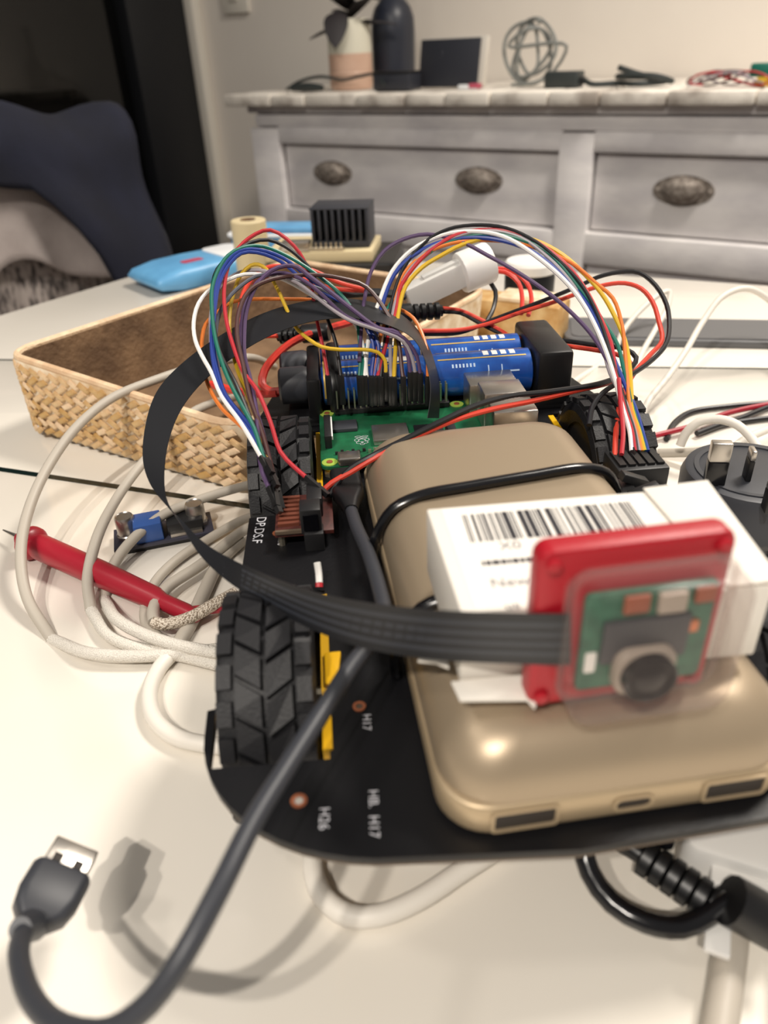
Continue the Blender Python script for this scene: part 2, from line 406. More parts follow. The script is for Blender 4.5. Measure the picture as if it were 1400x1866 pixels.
b = thing('display_panel', 'dark upright panel in a pale frame leaning beside the bottle', 'panel', p, RZ-0.10)
tl = Matrix.Rotation(-0.16, 3, 'X')
part('front_face', MB().box((0, -0.004, 0.050), (0.165, 0.006, 0.098), tl), 'panel_dark', b, 0.0015)
part('backing', MB().box((0.006, 0.008, 0.051), (0.178, 0.016, 0.101), tl), 'paper', b, 0.0015)
p = on(724, 150, 1.75)
b = thing('black_box', 'low black box in front of the navy bottle', 'box', p, RZ)
part('carton', MB().box((0, 0, 0.017), (0.10, 0.06, 0.034)), 'panel_dark', b, 0.002)
part('lid', MB().box((0, 0, 0.0365), (0.102, 0.062, 0.004)), 'black_plastic', b, 0.001)
p = on(855, 150, 1.71)
b = thing('small_pack', 'little red and white packet in front of the dark panel', 'packet', p, RZ+0.2)
part('packet_body', MB().prism(rrect(0.05, 0.02, 0.006), 0, 0.010), 'package_white', b, 0.002)
part('print', MB().prism(rrect(0.028, 0.021, 0.004, cx=0.014), 0.002, 0.012), 'package_red', b, 0.002)
# coiled pale cable standing up
c0 = on(962, 150, 1.80); pts = []
for i in range(75):
    t = i/74; a = t*2*math.pi*4.3+1.0; k = 0.75+0.25*math.sin(i*0.53)
    rx = 0.052*k; rz = 0.062*(0.85+0.15*math.cos(i*0.31))
    q = c0+E1*(rx*math.cos(a)+0.012*math.sin(t*9))+E2*(0.012*math.sin(i*0.4))
    q.z = TOPZ+0.068+rz*math.sin(a); pts.append(q)
pts += [c0+E1*0.085+Vector((0, 0, 0.075)), c0+E1*0.05+Vector((0, 0, 0.02)), c0+E1*0.01-E2*0.02+Vector((0, 0, 0.006)), c0-E1*0.03-E2*0.02+Vector((0, 0, 0.005))]
solo('coiled_cable', MB().tube(pts, 0.0040, 6, step=0.02), 'cable_clear', 'grey cable standing in a loose coil on the dresser', 'cable')
# black adapter and its cord
p = on(1028, 150, 1.75)
b = thing('power_adapter', 'black power adapter brick right of the coiled cable on dresser', 'adapter', p, RZ)
part('brick', MB().prism(rrect(0.075, 0.045, 0.006), 0, 0.030), 'cable_dark', b, 0.003)
part('socket', MB().box((0.04, 0, 0.012), (0.012, 0.02, 0.014)), 'black_plastic', b, 0.002)
pts = [p+E1*0.045+Vector((0, 0, 0.012)), p+E1*0.07-E2*0.02+Vector((0, 0, 0.006)), p+E1*0.12+Vector((0, 0, 0.006)), p+E1*0.16-E2*0.03+Vector((0, 0, 0.006)), p+E1*0.21+E2*0.01+Vector((0, 0, 0.008)),
       p+E1*0.17+E2*0.04+Vector((0, 0, 0.014)), p+E1*0.11+E2*0.02+Vector((0, 0, 0.016)), p+E1*0.13-E2*0.015+Vector((0, 0, 0.020)), p+E1*0.20-E2*0.02+Vector((0, 0, 0.018)), p+E1*0.225+E2*0.0+Vector((0, 0, 0.008)), p+E1*0.15+E2*0.03+Vector((0, 0, 0.02)), p+E1*0.115+E2*0.0+Vector((0, 0, 0.034))]
part_c = MB().tube(pts, 0.0055, 8, step=0.01)
solo('bundled_cable', part_c, 'cable_dark', 'bundled black power cord lying right of the adapter brick', 'cable')
# tangle of thin leads at the right end
for i, (m_, nm) in enumerate((('wire_brown', 'brown'), ('wire_grey', 'grey'), ('wire_red', 'dull red'))):
    p = on(1330+i*14, 150, 1.70); pts = []
    for k in range(16):
        a = k*0.9+i; q = p+E1*(-0.05+0.05*math.cos(a)+0.004*k)+E2*(0.03*math.sin(a*0.7+i)); q.z = TOPZ+0.004+0.011*(1+math.sin(a*1.3+i)); pts.append(q)
    solo('thin_lead', MB().tube(pts, 0.0018, 6, step=0.01), m_, nm+' thin lead in the tangle at the dresser right end', 'wire', 'tangled leads on the dresser')
p = on(1392, 150, 1.70)
b = thing('terminal_block', 'green and yellow connector block in the dresser tangle', 'connector', p, RZ)
part('green_block', MB().box((0, 0, 0.026), (0.05, 0.03, 0.022)), 'wire_green', b, 0.003)
part('yellow_block', MB().box((0.004, -0.004, 0.0075), (0.03, 0.03, 0.015)), 'wire_yellow', b, 0.003)
# cable running round the foot of the vase
pts = [on(522, 152, 1.72)+Vector((0, 0, 0.006)), on(545, 150, 1.72)+Vector((0, 0, 0.022)), on(585, 150, 1.725)+Vector((0, 0, 0.032)), on(625, 150, 1.732)+Vector((0, 0, 0.024)), on(655, 150, 1.732)+Vector((0, 0, 0.030)), on(685, 150, 1.735)+Vector((0, 0, 0.034)), on(700, 150, 1.71)+Vector((0, 0, 0.012))]
solo('thin_cable', MB().tube(pts, 0.0035, 8, step=0.01), 'cable_dark', 'dark cable arching past the foot of the pink vase', 'cable')
pts = [on(530, 152, 1.70)+Vector((0, 0, 0.009)), on(560, 152, 1.70)+Vector((0, 0, 0.011)), on(588, 152, 1.70)+Vector((0, 0, 0.009))]
solo('cable_plug', MB().tube(pts, lambda t: 0.006+0.004*math.sin(math.pi*t), 8, step=0.01), 'cable_dark', 'dark plug lying on the dresser left of the vase', 'plug')

# ================================================================== table
def clip(poly, p, n):          # keep the side where (x-p).n >= 0
    out = []
    for a, b in zip(poly, poly[1:]+poly[:1]):
        da = (a[0]-p[0])*n[0]+(a[1]-p[1])*n[1]; db = (b[0]-p[0])*n[0]+(b[1]-p[1])*n[1]
        if da >= 0: out.append(a)
        if da*db < 0:
            t = da/(da-db); out.append((a[0]+(b[0]-a[0])*t, a[1]+(b[1]-a[1])*t))
    return out
ca = (-0.165, 0.881); d1 = (math.cos(math.radians(54)), math.sin(math.radians(54))); d2 = (math.cos(math.radians(-26)), math.sin(math.radians(-26)))
cb = (ca[0]-d1[0]*1.5, ca[1]-d1[1]*1.5); cc = (cb[0]+d2[0]*1.25, cb[1]+d2[1]*1.25); ce = (ca[0]+d2[0]*1.25, ca[1]+d2[1]*1.25)
top = [ca, cb, cc, ce]
table = thing('dining_table', 'white gloss dining table with glass leaves under the robot car', 'table', (0, 0, 0))
sA = at(0, 855, 0); sB = at(450, 922, 0); rA = at(1060, 668, 0); rB = at(1400, 672, 0); bT0 = at(1200, 592, 0); bT1 = at(1400, 592, 0); bB0 = at(1200, 630, 0); bB1 = at(1400, 640, 0)
def nrm(a, b): 
    d = (b-a); d.z = 0; d.normalize(); return (-d.y, d.x)
def sh(p, n, k): return (p.x+n[0]*k, p.y+n[1]*k)
n1 = nrm(sA, sB); n2 = nrm(rA, rB); n3 = nrm(bB0, bB1); n4 = nrm(bT0, bT1)
near = clip(top, sh(sA, n1, -0.0016), (-n1[0], -n1[1]))
midp = clip(clip(top, sh(sA, n1, 0.0016), n1), sh(rA, n2, -0.0008), (-n2[0], -n2[1]))
far1 = clip(top, sh(rA, n2, 0.0008), n2)
for pl in (near, midp, far1):
    part('table_leaf', MB().prism(pl, TZ-0.008, TZ), 'table_white', table, 0.0006)
for p0, nn, hw in ((sA, n1, 0.0020), (rA, n2, 0.0011)):
    st = clip(clip(top, sh(p0, nn, -hw), nn), sh(p0, nn, hw), (-nn[0], -nn[1]))
    part('seam', MB().prism(st, TZ-0.008, TZ+0.0001), 'glass_edge', table)
inset = [(x*0.985+0.015*0.1, y*0.985+0.015*0.3) for x, y in top]
part('seam_bed', MB().prism(inset, TZ-0.012, TZ-0.0081), 'glass_edge', table)
part('table_frame', MB().prism([(x*0.96+0.04*0.1, y*0.96+0.04*0.3) for x, y in top], TZ-0.07, TZ-0.0125), 'table_white', table)
for q in top:
    q = (q[0]*0.9+0.1*0.1, q[1]*0.9+0.1*0.3); part('leg', MB().box((q[0], q[1], (TZ-0.07)/2), (0.07, 0.07, TZ-0.07)), 'table_white', table, 0.004)
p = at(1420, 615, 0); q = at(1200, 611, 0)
tb = thing('flat_grey_slab', 'flat dark grey slab lying on the table behind the robot car', 'slab', p, math.atan2(p.y-q.y, p.x-q.x))  # plain slab standing for a grey band of unidentified origin
part('shell', MB().prism(rrect(0.30, 0.050, 0.008), 0, 0.005), 'slab_grey', tb, 0.001)
part('glass', MB().prism(rrect(0.29, 0.042, 0.006), 0.005, 0.0056), 'slab_grey', tb)  # thin upper layer of the slab in the same grey, no screen

# ================================================================== chair with clothes
cc0 = Vector((-0.565, 1.13, 0)); CA = math.radians(54)
ch = thing('dining_chair', 'patterned grey upholstered chair at the table under clothes', 'chair', cc0, CA)
# local x along the backrest, +y away from the table
part('seat', MB().prism(rrect(0.46, 0.44, 0.05, cy=-0.24), 0.42, 0.48), 'pattern_cloth', ch, 0.01)
part('backrest', MB().prism(rrect(0.44, 0.05, 0.02), 0.46, 0.86), 'pattern_cloth', ch, 0.012)
for x in (-0.19, 0.19):
    for y in (-0.42, -0.02): part('leg', MB().cyl((x, y, 0), (x, y, 0.43), 0.014, 10, 0.02), 'dark_wood', ch)
def drape(name, label, cat, m, x0, x1, front, back, r, zt, seed, tilt, th, amp):
    """cloth hung over the chair back: hangs down the front, over the top, down the rear"""
    rnd = random.Random(seed); ph = [rnd.uniform(0, 6.3) for _ in range(8)]
    def prof(t, xx):
        f = front(xx); bk = back(xx); L = f+math.pi*r+bk; d = t*L
        if d < f: y, z = -r, -(f-d)
        elif d < f+math.pi*r: a = (d-f)/r; y, z = -r*math.cos(a), r*math.sin(a)
        else: y, z = r, -(d-f-math.pi*r)
        return y, z
    def fn(a, b):
        x = x0+(x1-x0)*a; y, z = prof(b, a)
        k = amp*min(1.0, max(0.15, -z/0.18))
        wv = k*(math.sin(a*17+ph[0]+z*7)+0.6*math.sin(a*31+ph[1]-z*11)+0.5*math.sin(a*9+ph[2]+z*23))
        zz = zt+z+tilt*(a-0.5)+0.008*math.sin(a*13+ph[3])+0.006*math.sin(a*29+ph[4])
        return Vector((x+0.012*math.sin(z*18+ph[5]+a*6), y+(wv if y > 0 else wv-k*0.8), zz))
    mb = MB(); mb.grid(fn, 44, 44)
    o = link(name, finish(mb, angle=80), m); o.location = cc0; o.rotation_euler = (0, 0, CA)
    md = o.modifiers.new('thick', 'SOLIDIFY'); md.thickness = th; md.offset = 1
    return tag(o, label, cat)
drape('grey_throw', 'pale grey throw hanging from the chair below the navy jacket', 'blanket', 'grey_cloth', -0.48, 0.17, lambda a: 0.155+0.02*math.sin(a*7), lambda a: 0.20, 0.042, 0.835, 3, -0.05, 0.005, 0.022)
drape('navy_jacket', 'dark navy jacket thrown over the chair back by the night window', 'jacket', 'navy_cloth', -0.50, 0.27, lambda a: 0.045+0.27*max(0, (a-0.74)/0.26)**0.8+0.018*math.sin(a*9), lambda a: 0.27+0.05*math.sin(a*8), 0.060, 0.845, 5, -0.07, 0.006, 0.030)
# ================================================================== the robot car
YAW = math.radians(3.6); RC = Vector((0.030, 0.211, TZ))
PT = 0.0445                    # top of the chassis plate
car = thing('robot_car', 'black four wheeled robot car chassis with yellow motors on the table', 'robot car', RC, YAW)
RCM = Matrix.Translation(RC) @ Matrix.Rotation(YAW, 4, 'Z')
RCI = RCM.inverted()
def lo(u, v, z): return RCI @ at(u, v, z)
def arc(cx, cy, rx, ry, a0, a1, n=10): return [(cx+rx*math.cos(math.radians(a0+(a1-a0)*i/n)), cy+ry*math.sin(math.radians(a0+(a1-a0)*i/n))) for i in range(n+1)]
hw = 0.0822; nx = 0.0512
left = [(-hw, -0.070), (-0.0800, -0.0695), (-0.0798, -0.0885), (-nx, -0.0890), (-nx, -0.024), (-0.078, -0.022), (-0.0775, 0.022), (-nx, 0.024), (-nx, 0.090), (-hw, 0.092)]
front = arc(-0.036, -0.078, 0.046, 0.038, 262, 180, 12)
outl = [(0.0, -0.1185)]+front+left+[(-0.072, 0.140)]
outl = outl+[(-x, y) for x, y in reversed(outl[1:])]
part('chassis_plate', MB().prism(outl, PT-0.002, PT), 'black_pcb', car)
part('plate_edge', MB().prism([(x*0.9985, y*0.9985-0.0001) for x, y in outl], PT-0.0029, PT-0.0020), 'pcb_edge', car)
# wheels
R = 0.0325; WW = 0.025; AX = 0.0325
def tread_mesh(kind):
    mb = MB()
    def blk(pts, r0, r1):      # pts (x, angle) on the tyre
        lo_ = [Vector((x, r0*math.sin(a), r0*math.cos(a))) for x, a in pts]
        cxm = sum(p[0] for p in pts)/len(pts); cam_ = sum(p[1] for p in pts)/len(pts)
        hi_ = [Vector((cxm+(x-cxm)*0.93, r1*math.sin(cam_+(a-cam_)*0.93), r1*math.cos(cam_+(a-cam_)*0.93))) for x, a in pts]
        mb.rings([lo_, hi_])
    p = 2*math.pi/22
    if kind == 'edge': blk([(-0.0020, -0.36*p), (0.0020, -0.36*p), (0.0020, 0.36*p), (-0.0020, 0.36*p)], R-0.0030, R-0.0012)
    else:
        s = 1 if kind == 'slantL' else -1
        blk([(-0.0033, -0.46*p+s*0.24*p), (0.0033, -0.46*p-s*0.24*p), (0.0033, 0.42*p-s*0.24*p), (-0.0033, 0.42*p+s*0.24*p)], R-0.0026, R-0.0004)
    return finish(mb, 0.0)
TM = {k: tread_mesh(k) for k in ('edge', 'slantL', 'slantR')}
for k in TM: TM[k].materials.append(MATS['rubber']); TM[k].name = 'tread_block'
LAY = [(-0.0098, 'edge', 0.0), (-0.0038, 'slantL', 0.25), (0.0038, 'slantR', 0.0), (0.0098, 'edge', 0.5)]
def wheel(x, y, full, side):
    mb = MB(); r = R-0.0025
    mb.lathe([(0.021, -WW/2+0.002), (r-0.004, -WW/2), (r-0.0010, -WW/2+0.0007), (r, -WW/2+0.0022), (r, WW/2-0.0022), (r-0.0010, WW/2-0.0007), (r-0.004, WW/2), (0.021, WW/2-0.002)], (0, 0, 0), (1, 0, 0), 48, cap=False)
    wh = part('wheel', mb, 'rubber', car); wh.location = (x, y, AX)
    rm_ = part('rim', MB().lathe([(0.004, -WW/2+0.004), (0.0205, -WW/2+0.003), (0.0215, -WW/2+0.002), (0.0215, WW/2-0.002), (0.0205, WW/2-0.003), (0.004, WW/2-0.004)], (0, 0, 0), (1, 0, 0), 32), 'rim_black', wh)
    part('hub', MB().lathe([(0.005, 0), (0.005, 0.006), (0.003, 0.007)], (side*(WW/2-0.005), 0, 0), (side, 0, 0), 12), 'motor_yellow', wh)
    if full:
        for px_, kd, ph in LAY:
            for i in range(22):
                t = bpy.data.objects.new('tread_block', TM[kd]); C.objects.link(t); t.parent = wh
                t.location = (px_, 0, 0); t.rotation_euler = (-(i+ph)*2*math.pi/22, 0, 0)
    else:
        mb = MB()
        for px_, kd, ph in LAY:
            vs = [q.co.copy() for q in TM[kd].vertices]; fs = [tuple(q.vertices) for q in TM[kd].polygons]
            for i in range(22):
                rt = Matrix.Rotation(-(i+ph)*2*math.pi/22, 3, 'X'); mb.add([rt @ q+Vector((px_, 0, 0)) for q in vs], fs)
        t = part('tread', mb, 'rubber', wh); t['kind'] = 'stuff'
    return wh
WX = 0.0785-WW/2
for sx in (-1, 1):
    for y in (-0.0565, 0.0575):
        wheel(sx*WX, y, sx < 0, sx)
        # gear motor under the plate with its bracket
        mb = MB().prism(rrect(0.019, 0.064, 0.003, cx=sx*0.041, cy=y+0.018), 0.0215, 0.0415)
        mo = part('gear_motor', mb, 'motor_yellow', car, 0.001)
        part('motor_can', MB().cyl((sx*0.041, y+0.050, 0.0325), (sx*0.041, y+0.075 if y < 0 else y+0.072, 0.0325), 0.0098, 16), 'steel', mo)
        part('axle', MB().cyl((sx*0.050, y, AX), (sx*0.060, y, AX), 0.0027, 10), 'pin_metal', mo)
        # yellow cheek of the motor showing in the slot beside the wheel
        part('motor_cheek', MB().prism([(sx*0.0505, y-0.030), (sx*0.0528, y-0.030), (sx*0.0528, y+0.030), (sx*0.0505, y+0.030)], 0.030, PT+0.0006), 'motor_yellow', mo)
part('motor_tab', MB().prism([(-0.0518, -0.066), (-0.0462, -0.0665), (-0.0480, -0.061), (-0.0472, -0.054), (-0.0518, -0.054)], PT, PT+0.0018), 'motor_yellow', car, 0.0003)
# plated holes and white printing
for (u, v, r) in ((655, 1288, 0.0017), (545, 1460, 0.0019), (505, 972, 0.0016)):
    q = lo(u, v, PT)
    part('plated_ring', MB().lathe([(r*0.55, 0.0), (r, 0.0), (r, 0.0003), (r*0.55, 0.0003), (r*0.55, 0)], (q.x, q.y, PT), (0, 0, 1), 18, cap=False), 'copper', car)
    part('hole', MB().cyl((q.x, q.y, PT), (q.x, q.y, PT+0.0001), r*0.56, 14), 'paper' if u == 545 else 'pcb_edge', car)
def silk(s, size, u, v, z, parent=car):
    q = lo(u, v, z); mb = text_mb(s, size)
    xform(mb, Matrix.Translation((q.x, q.y, z+0.00015)) @ Matrix.Rotation(math.radians(-93), 4, 'Z'))
    part('lettering', mb, 'silk', parent, label='white printed letters '+s)
silk('DP.DS.F', 0.0050, 469, 943, PT); silk('H17', 0.0031, 661, 1302, PT); silk('H26', 0.0033, 583, 1472, PT); silk('HB.  H17', 0.0032, 672, 1440, PT); silk('H10', 0.0028, 508, 980, PT)

# ---- driver board in the left gap of the plate
q = lo(555, 935, 0.050)
db = thing('motor_driver_board', 'small maroon driver board with black terminals beside rear left wheel', 'circuit board', RCM @ Vector((q.x, q.y, 0)), YAW); db.scale = (0.66, 0.95, 1)
part('board', MB().box((0, 0, PT+0.005), (0.030, 0.026, 0.0016)), 'maroon_pcb', db, 0.0002)
part('board_pillar', MB().cyl((-0.012, -0.010, PT), (-0.012, -0.010, PT+0.0042), 0.002, 8), 'pin_metal', db)
part('board_pillar', MB().cyl((0.012, 0.010, PT), (0.012, 0.010, PT+0.0042), 0.002, 8), 'pin_metal', db)
for i in range(7): part('resistor_row', MB().box((-0.008, -0.008+0.0030*i, PT+0.0064), (0.011, 0.0016, 0.0012)), 'dull_copper', db, label='dull copper pad')
part('terminal', MB().box((0.004, -0.011, PT+0.0105), (0.0105, 0.008, 0.0095)), 'chip_black', db, 0.0006)
part('terminal_mouth', MB().box((0.004, -0.0152, PT+0.0105), (0.0075, 0.0006, 0.006)), 'lens_black', db)
part('terminal', MB().box((0.006, 0.002, PT+0.0095), (0.008, 0.012, 0.0075)), 'chip_black', db, 0.0006)
part('rail', MB().box((-0.004, -0.0132, PT+0.0064), (0.021, 0.0012, 0.0012)), 'pcb_edge', db)
q = lo(575, 995, PT)
sb = thing('slide_switch', 'little square black switch in front of the driver board', 'switch', RCM @ Vector((q.x, q.y, PT)), YAW)
part('switch_body', MB().box((0, 0, 0.0035), (0.0065, 0.0065, 0.007)), 'chip_black', sb, 0.0004)
part('switch_cap', MB().lathe([(0.0016, 0.007), (0.0016, 0.0085), (0.0012, 0.0088)], seg=12), 'lens_black', sb)
lw_ = MB().tube([at(578, 1025, 0.052), at(581, 1045, 0.049), at(582, 1062, 0.047)], 0.0011, 8)
fr = thing('heat_shrink_lead', 'short white lead with red tip beside front left wheel', 'wire', at(580, 1045, PT))
wpart('sleeve', lw_, 'wire_white', fr); wpart('tip', MB().tube([at(582, 1062, 0.047), at(582, 1070, 0.046)], 0.0012, 8), 'wire_red', fr)
# ---- right motor board beside the rear right wheel
q = lo(1160, 838, 0.055)
rb = thing('connector_block', 'black connector block where the right wire bundle ends', 'connector', RCM @ Vector((q.x, q.y, PT)), YAW)
part('block', MB().box((0, 0.0, 0.0055), (0.019, 0.016, 0.011)), 'chip_black', rb, 0.0008)
for i in range(5): part('socket', MB().box((-0.007+0.0035*i, 0.0, 0.0112), (0.0024, 0.011, 0.0016)), 'black_plastic', rb)

# ================================================================== single board computer
PZ = 0.050
NL = at(585, 852, PZ); FL = at(569, 757, PZ)
SP = Vector((NL.x, NL.y, TZ))
sbc = thing('single_board_computer', 'green single board computer bolted to the rear of the robot car', 'circuit board', Vector((SP.x, SP.y, TZ+PT)), YAW)
def L(z): return z-PT
BW, BL = 0.085, 0.053
part('board', MB().prism(rrect(BW, BL, 0.003, cx=BW/2, cy=BL/2), L(PZ)-0.0015, L(PZ)), 'green_pcb', sbc, 0.0002)
for x, y in ((0.0035, 0.0035), (0.0035, BL-0.0035), (0.0615, 0.0035), (0.0615, BL-0.0035)):
    part('standoff', MB().cyl((x, y, 0), (x, y, L(PZ)-0.0016), 0.0025, 6), 'pin_metal', sbc)
    part('mount_ring', MB().lathe([(0.0013, 0), (0.0031, 0), (0.0031, 0.0003), (0.0013, 0.0003), (0.0013, 0)], (x, y, L(PZ)), (0, 0, 1), 16, cap=False), 'pcb_lime', sbc)
    part('screw_head', MB().lathe([(0.0013, 0.0002), (0.0012, 0.0006)], (x, y, L(PZ)), (0, 0, 1), 10), 'copper', sbc)
part('header_base', MB().box((0.0325, BL-0.0035, L(PZ)+0.00125), (0.0508, 0.005, 0.0025)), 'chip_black', sbc, 0.0003)
for i in range(20):
    for j in (0, 1):
        part('pin', MB().box((0.0084+0.00254*i, BL-0.0048+0.00254*j, L(PZ)+0.0055), (0.00064, 0.00064, 0.011)), 'pin_metal', sbc)
part('usb_c_port', MB().prism(rrect(0.009, 0.0073, 0.001, cx=0.0112, cy=0.0030), L(PZ), L(PZ)+0.0032), 'steel', sbc, 0.0008)
part('hdmi_port', MB().box((0.026, 0.003, L(PZ)+0.0016), (0.007, 0.0075, 0.0032)), 'steel', sbc, 0.0005)
part('hdmi_port', MB().box((0.0395, 0.003, L(PZ)+0.0016), (0.007, 0.0075, 0.0032)), 'steel', sbc, 0.0005)
part('processor', MB().box((0.0292, 0.0225, L(PZ)+0.0012), (0.015, 0.015, 0.0024)), 'steel', sbc, 0.0005)
part('memory_chip', MB().box((0.0455, 0.0225, L(PZ)+0.0005), (0.012, 0.014, 0.001)), 'chip_black', sbc)
part('wireless_shield', MB().box((0.0105, 0.034, L(PZ)+0.0008), (0.011, 0.009, 0.0016)), 'dark_grey_plastic', sbc, 0.0003)
part('camera_socket', MB().box((0.0535, 0.011, L(PZ)+0.0028), (0.0035, 0.021, 0.0056)), 'chip_black', sbc, 0.0003)
part('display_socket', MB().box((0.0035, 0.026, L(PZ)+0.0028), (0.0028, 0.021, 0.0056)), 'chip_black', sbc, 0.0003)
part('socket_latch', MB().box((0.0052, 0.026, L(PZ)+0.0042), (0.0006, 0.019, 0.0016)), 'wire_white', sbc)
for i in range(9): part('capacitor', MB().box((0.0065+0.0022*i, 0.0098+0.0012*(i % 2), L(PZ)+0.0006), (0.0012, 0.0009, 0.0012)), random.choice(('pin_metal', 'chip_black', 'pcb_edge')), sbc)
for x, m_ in ((0.0765, 'steel'), ):
    for k, yy in enumerate((0.010, 0.028)):
        up = part('usb_port', MB().box((x, yy, L(PZ)+0.0082), (0.0175, 0.0145, 0.0162)), 'steel', sbc, 0.0007)
        part('port_tongue', MB().box((x+0.0089, yy, L(PZ)+0.0082), (0.0004, 0.011, 0.012)), 'chip_black', up)
    part('network_port', MB().box((x-0.001, 0.0455, L(PZ)+0.0068), (0.021, 0.0155, 0.0135)), 'steel', sbc, 0.0007)
# printed fruit mark
mk = MB(); ox, oy, oz = 0.0172, 0.0205, L(PZ)+0.00015
def circ(cx, cy, rx, ry, wv, n=14):
    a = [Vector((ox+cx+rx*math.cos(2*math.pi*i/n), oy+cy+ry*math.sin(2*math.pi*i/n), oz)) for i in range(n)]
    b = [Vector((ox+cx+(rx-wv)*math.cos(2*math.pi*i/n), oy+cy+(ry-wv)*math.sin(2*math.pi*i/n), oz)) for i in range(n)]
    mk.rings([a, b], False, False)
circ(0, 0, 0.0016, 0.0013, 0.0002); circ(-0.0021, 0.0005, 0.0010, 0.0013, 0.0002); circ(0.0021, 0.0005, 0.0010, 0.0013, 0.0002)
circ(-0.0013, -0.0019, 0.0012, 0.0011, 0.0002); circ(0.0013, -0.0019, 0.0012, 0.0011, 0.0002); circ(0, -0.0032, 0.0010, 0.0008, 0.0002)
circ(-0.0011, 0.0019, 0.0011, 0.0008, 0.0002); circ(0.0011, 0.0019, 0.0011, 0.0008, 0.0002)
circ(-0.0014, 0.0036, 0.0014, 0.0007, 0.0002); circ(0.0014, 0.0036, 0.0014, 0.0007, 0.0002)
part('printed_mark', mk, 'silk', sbc, label='white outlined raspberry mark')
# black plug in the power socket of the board is part of the black usb cable below

# ================================================================== battery holder and cells
bq = at(790, 682, 0.060); BM = Matrix.Translation(Vector((bq.x, bq.y, TZ))) @ Matrix.Rotation(YAW, 4, 'Z')
x0 = (BM.inverted() @ at(512, 700, 0.062)).x; x1 = (BM.inverted() @ at(1040, 670, 0.062)).x
hold = thing('battery_holder', 'black battery holder across the back of the robot car', 'battery holder', Vector((bq.x, bq.y, TZ+PT)), YAW)
CR = 0.0098
part('tray', MB().box(((x0+x1)/2, 0.010, 0.002), (x1-x0-0.004, 0.046, 0.004)), 'black_plastic', hold, 0.0008)
part('end_block', MB().box((x1-0.008, 0.010, 0.0135), (0.016, 0.046, 0.027)), 'black_plastic', hold, 0.002)
part('end_block', MB().box((x0+0.0145, 0.010, 0.011), (0.006, 0.046, 0.022)), 'black_plastic', hold, 0.0015)
part('end_cap', MB().lathe([(0.007, 0), (0.0082, 0.001), (0.0084, 0.011), (0.0078, 0.0128)], (x0-0.001, 0, 0.0150), (1, 0, 0), 20), 'dark_grey_plastic', hold)
part('end_cap', MB().lathe([(0.007, 0), (0.0082, 0.001), (0.0084, 0.011), (0.0078, 0.0128)], (x0-0.001, 0.0205, 0.0150), (1, 0, 0), 20), 'dark_grey_plastic', hold)
xa = x0+0.018; xb = x1-0.0165; xm = (xa+xb)/2
names = {(0, 0): 'front row, nearer the left wheel', (0, 1): 'front row, nearer the silver ports', (1, 0): 'back row, left of centre', (1, 1): 'back row, nearer the right wheel'}
for r_ in (0, 1):
    for k in (0, 1):
        a, b = ((xa, xm-0.0006), (xm+0.0006, xb))[k]; ln = b-a
        cl = thing('battery_cell', 'blue wrapped battery cell in the holder, '+names[(r_, k)], 'battery', BM @ Vector((a, 0.0205*r_, PT+0.0041)), YAW, 'blue battery cells')
        zc = 0.0109-0.0003
        part('wrap', MB().lathe([(CR-0.0012, 0), (CR, 0.0008), (CR, ln-0.0008), (CR-0.0012, ln)], (0, 0, zc), (1, 0, 0), 28), 'blue_wrap', cl)
        def band(xs, xe, a0, a1, m_, nm, rr=CR+0.00012, n=6):
            mb = MB(); mb.grid(lambda s_, t_: Vector((xs+(xe-xs)*s_, -rr*math.cos(math.radians(a0+(a1-a0)*t_)), zc+rr*math.sin(math.radians(a0+(a1-a0)*t_)))), 1, n)
            part(nm, mb, m_, cl)
        band(0.004, ln-0.003, 62, 66, 'gold_print', 'gold_line'); band(0.004, ln-0.003, 100, 104, 'gold_print', 'gold_line')
        band(0.001, 0.002, -20, 130, 'gold_print', 'gold_line', n=12)
        for i in range(7): band(0.010+i*0.0016, 0.0108+i*0.0016, 38, 48, 'pale_print', 'printed_mark', n=2)
        band(0.026, 0.040, 20, 24, 'pale_print', 'printed_mark', n=2); band(0.026, 0.0265, 0, 40, 'pale_print', 'printed_mark'); band(0.032, 0.0325, 0, 40, 'pale_print', 'printed_mark')
        for i in range(4): band(ln-0.022+i*0.004, ln-0.0195+i*0.004, 72, 95, 'wire_white', 'printed_mark', n=4)
part('holder_strap', MB().tube([BM.inverted() @ (BM @ Vector((xa+0.006, y, z))) - Vector((0, 0, PT)) for y, z in ((-0.0115, PT+0.004), (-0.011, PT+0.018), (0.0, PT+0.0258), (0.0205, PT+0.0258), (0.0315, PT+0.018), (0.0320, PT+0.004))], 0.0030, 8, flat=0.3), 'black_plastic', hold)
for i in range(6): part('terminal_strip', MB().box((xa+0.03+0.012*i, 0.0425, 0.008), (0.008, 0.006, 0.016)), 'chip_black', hold, 0.0006)

# ================================================================== power bank
PBY = math.radians(6.3); PBL = 0.157; PBW = 0.080
PB = Vector((0.0405, 0.1775, TZ+PT)); 
PBM = Matrix.Translation(PB) @ Matrix.Rotation(PBY, 4, 'Z')
pb = thing('power_bank', 'matt gold power bank strapped on top of the robot car', 'power bank', PB, PBY)
def ring(off, z, r=0.011): return [Vector((x, y, z)) for x, y in rrect(PBW-2*off, PBL-2*off, max(0.002, r-off*0.35), 8)]
part('lower_shell', MB().rings([ring(0.002, 0.0002), ring(0.0006, 0.0010), ring(0.0, 0.0024), ring(0.0, 0.0090), ring(0.0004, 0.0096), ring(0.0012, 0.0098)]), 'gold_band', pb, angle=50)
up_ = []
for a in (0, 12, 25, 38, 50, 62, 74, 84, 90):
    t = math.radians(a); up_.append(ring(0.0006+0.013*(1-math.cos(t)), 0.0096+0.0144*math.sin(t), 0.013))
part('upper_shell', MB().rings(up_), 'gold_paint', pb, angle=60)
